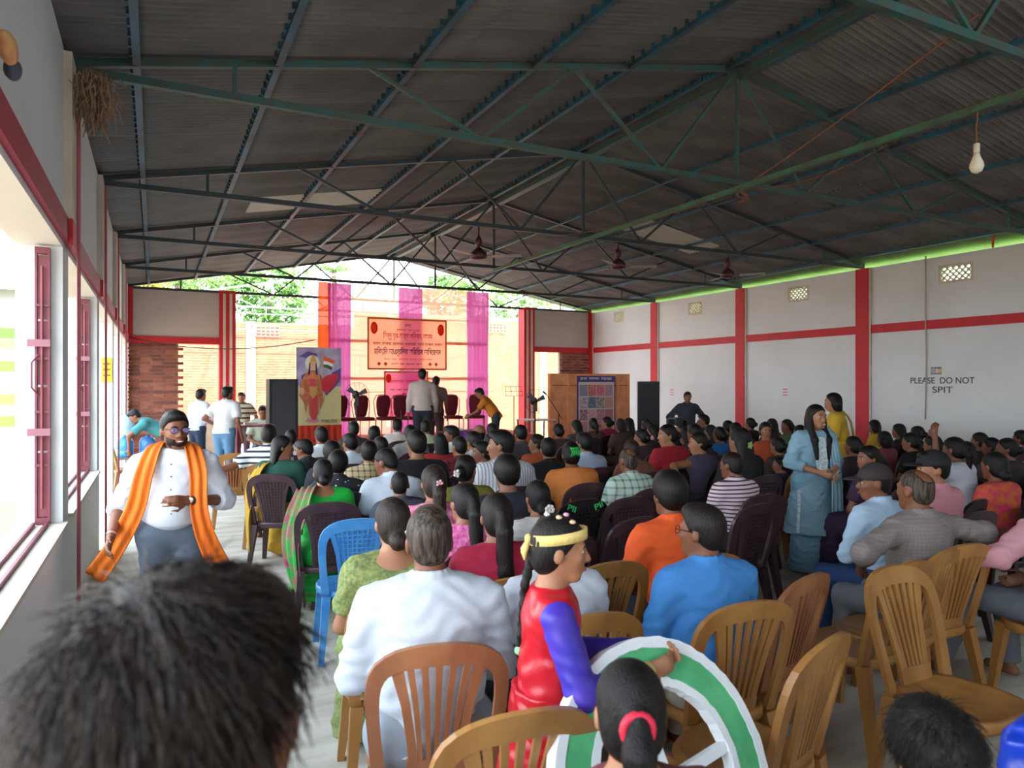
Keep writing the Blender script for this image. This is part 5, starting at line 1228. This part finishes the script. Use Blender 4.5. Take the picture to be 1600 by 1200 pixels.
def cloth_obj(name, mb, mat, parent, th=.006):
    o = obj(name, mb, mat, parent, smooth=True); s = o.modifiers.new('solid', 'SOLIDIFY'); s.thickness = th; s.offset = 0; return o
# ------------------------------------------------------------------ man walking up the aisle with the orange scarf
p = at(272, 600, 4.25); ztop = CAMH-42*4.25/FPX
A = {'R': ((.31, -.04, 1.09), (.33, .16, .93)), 'L': ((-.30, .02, 1.10), (-.09, .24, 1.14))}
scm = person('smiling man in white shirt and orange scarf walking up the aisle', p.x, p.y, math.pi-.10, ztop, 3.0, pose='stand', top='#c8cdd4', sleeve='roll', bottom='#4a525e', hair='short', skin='b', lean=2, turn=22, arms=A, wide=1.12, belly=.045, length=-.125,
             legs={'L': ((-.11, .10, .50), (-.11, .0, .09)), 'R': ((.11, .03, .49), (.10, -.22, .13))}, face=True, smile=True, group=None)
o, J = scm; specs(scm, m_dark, True)
R, c = J['R'], J['hc']; T = lambda x, y, z: c+R @ V(x, y, z)
obj('beard', build([(ell(T(0, .034, -.045), (.0640, .0680, .079), R, [(T(0, .0, -.034), R @ V(0, .25, .97))]), 0), (ell(T(0, .10, -.064), (.034, .03, .019), R, sub=True), 0)], .005, 'beard'), hairmat('k'), o)
m_scarf = pm('scarf_orange', '#e8761a', .8, hex2='#d0620f', vscale=7, stretch=(6, 1, .5), bump=.3, bscale=30)
nb = J['nb']; zc = nb[2]
cloth_obj('scarf', ribbon([(.46, -.10, .64), (.34, -.02, .82), (.205, .15, 1.08), (.150, .19, 1.30), (.105, .06, zc+.055), (.05, -.075, zc+.075), (-.05, -.075, zc+.075), (-.105, .06, zc+.055), (-.15, .19, 1.30), (-.155, .235, 1.10), (-.19, .22, .92), (-.27, .15, .70)],
    [.13, .12, .11, .10, .10, .09, .09, .10, .10, .10, .11, .13], [(.3, 1, 0), (.3, 1, 0), (.1, 1, .1), (.1, 1, .3), (.3, .3, 1), (.1, -.6, 1), (-.1, -.6, 1), (-.3, .3, 1), (-.1, 1, .3), (-.1, 1, .1), (-.2, 1, 0), (-.2, 1, 0)], folds=2, amp=.007), m_scarf, o)
obj('belt', MB().lathe([(.175, -.02), (.175, .02)], 28), m_black, o).matrix_local = Matrix.Translation((0, .0, .985)) @ Matrix.Diagonal((1.0, .80, 1, 1))
obj('buckle', MB().box(-.025, .025, .0, .012, -.018, .018), pm('buckle', '#9aa0a6', .3, metal=.8), o, loc=(0, .139, .985))
w = Vector(J['wrL']); e_ = Vector(J['elL']); d = (w-e_).normalized()
obj('watch', MB().tube([w-d*.045, w-d*.015], .034, 14), pm('watch_strap', '#3a352e', .5), o); obj('watch_dial', MB().ball(w-d*.03+Vector((0, .032, .008)), (.017, .008, .017)), pm('watch_dial', '#cfcabb', .2, metal=.4), o)
w = Vector(J['wrR']); e_ = Vector(J['elR']); d = (w-e_).normalized(); obj('bracelet', MB().tube([w-d*.03, w-d*.02], .030, 14), pm('bracelet', '#b9b2a6', .3, metal=.7), o)
for k in range(5): obj('button', MB().ball((0, .205+(.03 if k in (2, 3) else 0), 1.36-.075*k), (.006, .004, .006), 8, 5), pm('button', '#6a6a70', .4), o)
# ------------------------------------------------------------------ lady in pale blue kurta
p = at(1267, 600, 6.6); ztop = CAMH-32*6.6/FPX
A = {'R': ((.24, .03, 1.10), (.05, .27, 1.02)), 'L': ((-.24, .05, 1.10), (-.07, .30, 1.02))}
bl = person('smiling lady in pale blue kurta holding a phone', p.x, p.y, math.radians(160), ztop, 4.0, pose='stand', top='#7fa3b4', sleeve='three', neck='round', bottom='#6f95a8', bkind='skirt', hair='loose', skin='c', turn=14, arms=A, wide=.92, length=.12, face=True, smile=True)
o, J = bl; m_kur = clothmat('#7fa3b4')
obj('kurta_skirt', build([(cap((0, 0, .98), (0, 0, .42), .165, .27, (V(0, 1, 0), 1.2), [(V(0, 0, .40), V(0, 0, -1)), (V(0, 0, 1.03), V(0, 0, 1))], amp=.008), 0)], .012, 'kurta_skirt'), m_kur, o)
m_emb = pm('embroidery', '#d3d8d4', .8, hex2='#8fb0bd', vscale=55, bump=.4, bscale=120)
obj('embroidery', MB().plate([(-.045, .178, 1.36), (.045, .178, 1.36), (.06, .205, 1.12), (.045, .215, 1.0), (-.045, .215, 1.0), (-.06, .205, 1.12)][::-1], .008, (0, 1, 0)), m_emb, o)
for s in (-1, 1): obj('lace_trim', MB().plate([(s*.19-.015, .13, .85), (s*.19+.015, .13, .85), (s*.23+.015, .17, .43), (s*.23-.015, .17, .43)][::-s], .006, (0, 1, 0)), m_emb, o)
cloth_obj('dupatta', ribbon([(-.18, .17, .62), (-.17, .17, .95), (-.14, .15, 1.25), (-.13, .03, 1.44), (-.14, -.12, 1.30), (-.15, -.16, .95), (-.15, -.15, .7)], [.12, .11, .10, .09, .11, .13, .14], [(0, 1, 0), (0, 1, 0), (0, 1, .3), (0, 0, 1), (0, -1, .3), (0, -1, 0), (0, -1, 0)]), pm('dupatta_blue', '#8fb4c2', .85, var=.12, bump=.2), o)
for s in (-1, 1): obj('earring', MB().ball(Vector(J['hc']+J['R'] @ V(s*.083, -.01, -.045)), .009, 8, 6), m_cw, o)
ph = empty('mobile_phone', (0, 0, 0), 0, 'gold mobile phone held by the lady in pale blue', 'phone'); hp = Vector((-.03, .40, 1.0)); s_ = o.scale[0]
wp = Matrix.Translation(o.location) @ Matrix.Rotation(o.rotation_euler.z, 4, 'Z') @ Matrix.Scale(s_, 4) @ hp; ph.location = wp; ph.rotation_euler = (0, math.radians(70), math.radians(20))
obj('phone_body', MB().box(-.037, .037, -.005, .005, -.075, .075), pm('phone_gold', '#c9a98a', .3, metal=.3), ph, bevel=.004); obj('camera_bump', MB().box(-.03, .0, -.008, -.0052, .03, .066), pm('phone_cream', '#d9cfc0', .3), ph)
for k in range(2): obj('camera_lens', MB().lathe([(.007, 0), (.007, .003)], 12, (-.015, -.0115, .04+.017*k), 'y'), m_black, ph)
# ------------------------------------------------------------------ other standing people
def stander(label, u, v, f, rz, **kw):
    p = at(u, 600, f); z0 = kw.get('z0', 0); zt = CAMH-(v-600)*f/FPX; return person(label, p.x, p.y, rz, zt, f, pose='stand', **kw)
yl = stander('standing lady in yellow dupatta looking left', 1316, 614, 9.0, math.radians(40), top='#c9a22c', sleeve='three', neck='round', bottom='#b8942c', bkind='skirt', hair='bob', skin='c', lean=10, wide=.92, length=.12, arms={'L': ((-.20, .10, 1.12), (-.10, .34, 1.06)), 'R': ((.22, .08, 1.12), (.12, .32, 1.05))}, face=True)
cloth_obj('dupatta', ribbon([(.10, .2, .85), (.13, .17, 1.2), (.13, .06, 1.44), (.12, -.10, 1.30), (.13, -.16, .9)], [.18]*5, [(0, 1, 0), (0, 1, .2), (0, 0, 1), (0, -1, .3), (0, -1, 0)]), sheer('dupatta_yellow', '#e0c98a', .1, .3), yl[0])
stander('man in white shirt standing by the outdoor opening', 308, 608, 13.4, -.9, top='#d3dae2', bottom='#26344a', sleeve='long', arms={'R': ((.25, .0, 1.1), (.17, .22, 1.02))})
stander('man in pale shirt and jeans with hand on hip', 350, 604, 12.2, -.7, top='#c6c7ca', bottom='#4f7696', hair='short', skin='b', turn=-15, wide=1.06, arms={'L': ((-.33, -.08, 1.13), (-.19, .08, 1.0))})
stander('boy in checked shirt standing by the red table', 379, 613, 15.2, math.pi-.3, top=('hs', '#b5b49c', '#3a3a38', 9), bottom='#4a4048', face=True, arms={'L': ((-.30, -.05, 1.1), (-.22, .12, .95)), 'R': ((.30, -.05, 1.1), (.22, .12, .95))})
stander('young man in dark shirt with hands on hips by right wall', 1073, 612, 14.3, math.radians(150), top='#2d333e', sleeve='roll', bottom='#20222a', face=True, arms={'L': ((-.36, -.06, 1.13), (-.20, .06, 1.0)), 'R': ((.36, -.06, 1.13), (.20, .06, 1.0))})
stander('man in white shirt standing on the stage step', 660, 576, 13.1, -.3, z0=.40, top='#b9aca4', sleeve='long', bottom='#1c2230', skin='b', wide=1.05)
stander('shorter person standing beside the man on the stage step', 680, 588, 13.75, -.55, z0=.40, top='#7a5a58', bottom='#4a3038', skin='b', nod=10)
ob = stander('man in orange shirt bending over the end stage chair', 775, 623, 13.35, 1.05, z0=.40, scale=.82, top='#c8741c', bottom='#2c3038', sleeve='short', lean=38, nod=15, arms={'L': ((-.2, .42, 1.02), (-.14, .6, .92)), 'R': ((.2, .42, 1.02), (.14, .6, .92))})
tb = stander('person in teal shirt bending over the water jars', 262, 648, 12.4, 1.5, scale=.95, top='#3a7f80', bottom='#2a2c34', lean=62, nod=20, arms={'L': ((-.18, .62, .92), (-.12, .62, .66)), 'R': ((.18, .62, .92), (.12, .62, .66))})
p = at(412, 600, 13.6); sm = person('man in pale green shirt seated behind the red table', p.x, p.y, math.pi-.2, 1.34, 13.6, top='#b5c2ac', bottom='#5a6a7a', face=True, nod=14); chair(p.x-.0, p.y-.03, math.pi-.2, 'red', 'red plastic chair behind the red table', False)
# red table, aisle chairs, water jars
p = at(397, 600, 12.9); e = empty('red_table', (p.x, p.y, 0), .1, 'red plastic table with papers left of the black speaker', 'table')
obj('table_top', MB().box(-.36, .36, -.25, .25, .98, 1.01), pm('table_maroon', '#9c2f42', .5), e, bevel=.008)
for sx in (-1, 1):
    for sy in (-1, 1): obj('leg', MB().beam((sx*.32, sy*.21, 0), (sx*.32, sy*.21, .98), .05, .05), MATS['table_maroon'], e)
obj('paper_heap', MB().box(-.12, .1, -.08, .1, 0, .04), pm('paper', '#d8d2c4', .8), label='heap of papers on the red table', cat='papers', loc=(p.x-.05, p.y, 1.011))
p = at(196, 600, 11.0); chair(p.x, p.y, -1.2, 'tan', 'tan plastic chair against the far left wall')
p = at(214, 600, 12.3); e = empty('jar_table', (p.x, p.y, 0), 0, 'low wooden table carrying the water jars', 'table')
obj('table_top', MB().box(-.36, .36, -.22, .22,   .46, .49), m_bark, e)
for sx in (-1, 1):
    for sy in (-1, 1): obj('leg', MB().beam((sx*.32, sy*.18, 0), (sx*.32, sy*.18, .46), .05, .05), m_bark, e)
for k, (dx, z, hx, lb) in enumerate(((-.18, .492, '#2f8fd0', 'blue water jar at the left of the low table'), (.17, .492, '#3c86c8', 'blue water jar at the right of the low table'), (-.17, .866, '#a9c6d6', 'clear water jar stacked upside down on the left jar'))):
    e = empty('water_jar', (p.x+dx, p.y, z), 0, lb, 'water jar', 'large water jars')
    obj('jar_body', MB().lathe([(.12, 0), (.135, .02), (.135, .10), (.128, .115), (.135, .13), (.135, .26), (.10, .32), (.035, .345), (.03, .365)], 20), glassy('jar_'+hx, hx, .15, .75), e, smooth=True); obj('jar_cap', MB().lathe([(.034, .362), (.034, .372)], 14), pm('cap_blue', '#2a5fa8', .4), e)
# ------------------------------------------------------------------ girl in red dress holding the painted wheel
fg = 2.12; p = at(853, 600, fg); ztop = CAMH-(808-600)*fg/FPX; rg_ = math.radians(-112)
A = {'R': ((.21, .10, 1.10), (.10, .36, 1.13)), 'L': ((-.20, .12, 1.10), (-.06, .38, 1.15))}
gl = person('girl in red satin dress with yellow headband', p.x, p.y, rg_, ztop, fg, pose='stand', top='#c01a26', sleeve='none', neck='round', bottom='#1f3fa8', bkind='trouser', hair='braid', hc='k', skin='c', lean=3, arms=A, wide=.84, length=.16, face=True, turn=-4, nod=4)
o, J = gl
m_sat = pm('satin_red', '#bf1626', .35, hex2='#a5101f', vscale=5, bump=.3, bscale=9)
obj('dress_skirt', build([(cap((0, 0, 1.02), (0, .0, .60), .15, .24, (V(0, 1, 0), 1.15), [(V(0, 0, .56), V(0, 0, -1)), (V(0, 0, 1.06), V(0, 0, 1))], amp=.007), 0)], .0095, 'dress_skirt'), m_sat, o)
for c_ in o.children:
    if c_.name.startswith('shirt'): c_.name = 'dress_bodice'; c_.material_slots[0].link = 'OBJECT'; c_.material_slots[0].material = m_sat
for s, S_ in ((-1, 'L'), (1, 'R')):
    d = J['wr'+S_]-J['el'+S_]; d /= np.linalg.norm(d)
    obj('sleeve', build([(cap(J['sh'+S_], J['el'+S_], .064, .058, amp=.003), 0), (cap(J['el'+S_], J['wr'+S_], .056, .042, None, [(J['wr'+S_]-d*.03, d)], amp=.003), .02)], .0085, 'sleeve'), pm('sheer_violet', '#34289a', .5, hex2='#4a30a4', vscale=8), o)
    obj('wrist_band', MB().tube([J['wr'+S_]-d*.045, J['wr'+S_]+d*.008], [.040, .036], 14), pm('band_cream', '#d6bc74', .8, bump=.3), o, smooth=True)
R, c = J['R'], J['hc']; Rm = Matrix.Translation(Vector(c)) @ Matrix([list(r) for r in R]).to_4x4()
hb = MB(); N_ = 28
for i in range(N_):
    t0, t1 = 2*math.pi*i/N_, 2*math.pi*(i+1)/N_
    def q_(t, z, k=1.0): return ((.0875*k)*math.cos(t), -.012+(.108*k)*math.sin(t), z+.022*math.sin(t))
    hb.add([q_(t0, .030), q_(t1, .030), q_(t1, .068, .97), q_(t0, .068, .97), q_(t0, .030, .93), q_(t1, .030, .93), q_(t1, .068, .90), q_(t0, .068, .90)], [(0, 1, 2, 3), (5, 4, 7, 6), (3, 2, 6, 7), (1, 0, 4, 5)])
h_ = obj('headband', hb, pm('band_yellow', '#d9bd72', .75, bump=.3, bscale=40), o, smooth=True); h_.matrix_local = Rm
h_ = obj('headband_knot', MB().ball((0, -.122, .028), (.02, .016, .018)).tube([(0, -.122, .02), (.014, -.135, -.02), (.01, -.13, -.05)], [.012, .014, .004], 6).tube([(0, -.122, .02), (-.014, -.135, -.015), (-.018, -.13, -.04)], [.012, .014, .004], 6), MATS['band_yellow'], o, smooth=True); h_.matrix_local = Rm
for x_, y_, z_, m__ in ((.0, .01, .128, m_cp), (.035, -.02, .122, pm('clip_peach', '#dfb58f', .5)), (.05, .03, .112, MATS['clip_peach']), (-.02, -.06, .12, m_cw)):
    h_ = obj('flower_clip', MB().ball((x_, y_, z_), (.012, .012, .008), 8, 5), m__, o, smooth=True); h_.matrix_local = Rm
bt = Vector(c+R @ V(-.03, -.119, -.40)); obj('braid_band', MB().ball(bt, .018, 8, 6), pm('band_green', '#7fd08a', .6), o, smooth=True)
obj('dress_trim', MB().plate([(.035, .128, 1.28), (-.035, .128, 1.28), (-.03, .150, .95), (.03, .150, .95)], .006, (0, 1, 0)), pm('trim_cream', '#d9c7a0', .8, hex2='#b0453c', vscale=45), o)
# painted wheel prop in front of her
wc = at(1042, 1222, 1.98); wl = empty('craft_disc', wc, 0, 'large cut out craft disc painted green with a white rim held by the girl', 'prop')
rg3 = random.Random(8)
def ring(r0, r1, th, jag, a0=0, a1=2*math.pi, n=96):
    mb = MB(); 
    js = [1+jag*rg3.uniform(-1, 1) for _ in range(n+1)]; js[n] = js[0]; jt = [1+jag*rg3.uniform(-1, 1) for _ in range(n+1)]; jt[n] = jt[0]
    for i in range(n):
        t0, t1 = a0+(a1-a0)*i/n, a0+(a1-a0)*(i+1)/n; P = lambda r, t, y: (r*math.cos(t), y, r*math.sin(t))
        a, b, c2, d2 = r0*js[i], r0*js[i+1], r1*jt[i+1], r1*jt[i]
        mb.add([P(a, t0, -th), P(b, t1, -th), P(c2, t1, -th), P(d2, t0, -th), P(a, t0, th), P(b, t1, th), P(c2, t1, th), P(d2, t0, th)], [(3, 2, 1, 0), (4, 5, 6, 7), (0, 1, 5, 4), (2, 3, 7, 6)])
    return mb
WR = .385
obj('white_rim', ring(WR*.92, WR, .022, .006), pm('foam_white', '#e6e9ea', .8, bump=.3, bscale=60), wl); obj('green_ring', ring(WR*.70, WR*.925, .019, .008), pm('foam_green', '#5cb87c', .8, hex2='#4aa56c', vscale=9, bump=.2), wl); obj('inner_rim', ring(WR*.64, WR*.705, .021, .01), MATS['foam_white'], wl)
for k in range(2): t = math.pi*k/2+.12; obj('spoke', MB().beam((-WR*.66*math.cos(t), 0, -WR*.66*math.sin(t)), (WR*.66*math.cos(t), 0, WR*.66*math.sin(t)), .03, .03+.001*k, up=(0, 1, 0)), MATS['foam_white'], wl)
wl.rotation_euler = (math.radians(-24), 0, math.radians(6))
# ------------------------------------------------------------------ heads close to the camera
def near(label, u, v, f, rz, **kw):
    p = at(u, 600, f); zt = CAMH-(v-600)*f/FPX; return person(label, p.x, p.y, rz, zt, min(f, 2.5), pose='stand', **kw)
g1 = near('child with black hair tied by a red band', 1001, 1062, 1.2, -.35, top='#7a3a40', bottom='#3a3a44', hair='pony', neck='round', skin='c', turn=-8, nod=4)
o, J = g1; b = Vector(J['hc']+J['R'] @ V(0, -.122, .0)); obj('hair_band', MB().tube([b+Vector((.034*math.cos(t), -.004, .034*math.sin(t))) for t in [2*math.pi*k/14 for k in range(14)]], .010, 8, closed=True), pm('band_red', '#d0203c', .6), o, smooth=True)
g2 = near('boy with glossy black hair at the bottom right', 1492, 1142, 1.12, -.7, top='#c9a62c', bottom='#2a2a34', hair='thick', neck='round', sleeve='long', skin='c', nod=10, turn=10)
g3 = near('child in blue satin costume cut by the right edge', 1742, 1010, 1.36, -.3, top='#1238a8', bottom='#2a2a34', hair='thick', neck='round', sleeve='long', skin='c', scale=.77)
for c_ in g3[0].children:
    if c_.name.startswith('shirt'): c_.material_slots[0].link = 'OBJECT'; c_.material_slots[0].material = pm('satin_blue', '#1238b0', .3, hex2='#0c2a8c', vscale=6, bump=.3, bscale=9)
g4 = near('blurred person with tousled brown hair close to the camera', 150, 985, .50, -.9, top='#4a4a52', bottom='#2a2a30', hair='thick', hc='n', skin='b', wide=1.0, roll=-6)
def strands(oJ, cnt, L, r, seed=3):
    o, J = oJ; R, c = J['R'], J['hc']; rr = np.random.RandomState(seed); mb = MB()
    for _ in range(cnt):
        d = rr.normal(size=3); d /= np.linalg.norm(d)
        if d[1]*.8-d[2]*.6 > .25 or d[2] < -.55: continue
        q = np.array([0, -.014, .030])+d*np.array([.094, .114, .110]); crown = np.array([.01, -.05, .13]); t = q-crown; t -= d*(t@d); t /= (np.linalg.norm(t)+1e-6); t = t+rr.normal(size=3)*.16
        l = L*rr.uniform(.5, 1.3); pts = [q-d*.006, q+t*l*.35+d*.003, q+t*l*.7+d*rr.uniform(-.002, .006), q+t*l+d*rr.uniform(-.010, .006)]
        mb.tube([Vector(c+R @ p) for p in pts], [r, r, r*.8, r*.3], 3, cap=False)
    return obj('hair_strands', mb, hairmat('n' if oJ is g4 else 'k'), o, smooth=True, kind='stuff')
strands(g4, 5200, .05, .0009); strands(g2, 2200, .05, .0008, 5)
# sari end and yellow wrap hanging beside two women in the left block
o, J = BYL['woman in green sari with bare upper back']
cloth_obj('sari_end', ribbon([(-.06, .16, .80), (-.12, .12, 1.0), (-.15, .0, 1.03), (-.21, -.09, .90), (-.27, -.10, .66), (-.25, -.06, .40), (-.2, .05, .14)], [.16, .16, .17, .20, .26, .28, .30], [(0, 1, 0), (0, .6, .8), (-.2, 0, 1), (-.7, -.7, .2), (-1, -.5, 0), (-1, -.4, 0), (-1, -.3, 0)], amp=.016), pm('sari_print', '#35b84e', .8, hex2='#c9527c', vscale=9, bump=.2), o)
o, J = BYL['woman with long black hair, green blouse and yellow wrap']
cloth_obj('yellow_wrap', ribbon([(-.12, .10, .98), (-.16, -.03, .98), (-.23, -.10, .80), (-.27, -.10, .5), (-.26, -.08, .10)], [.14, .16, .2, .24, .28], [(0, .6, .8), (-.2, 0, 1), (-.7, -.7, .2), (-1, -.5, 0), (-1, -.4, 0)], amp=.016), pm('wrap_yellow', '#c79a2e', .85, var=.15, bump=.2), o)
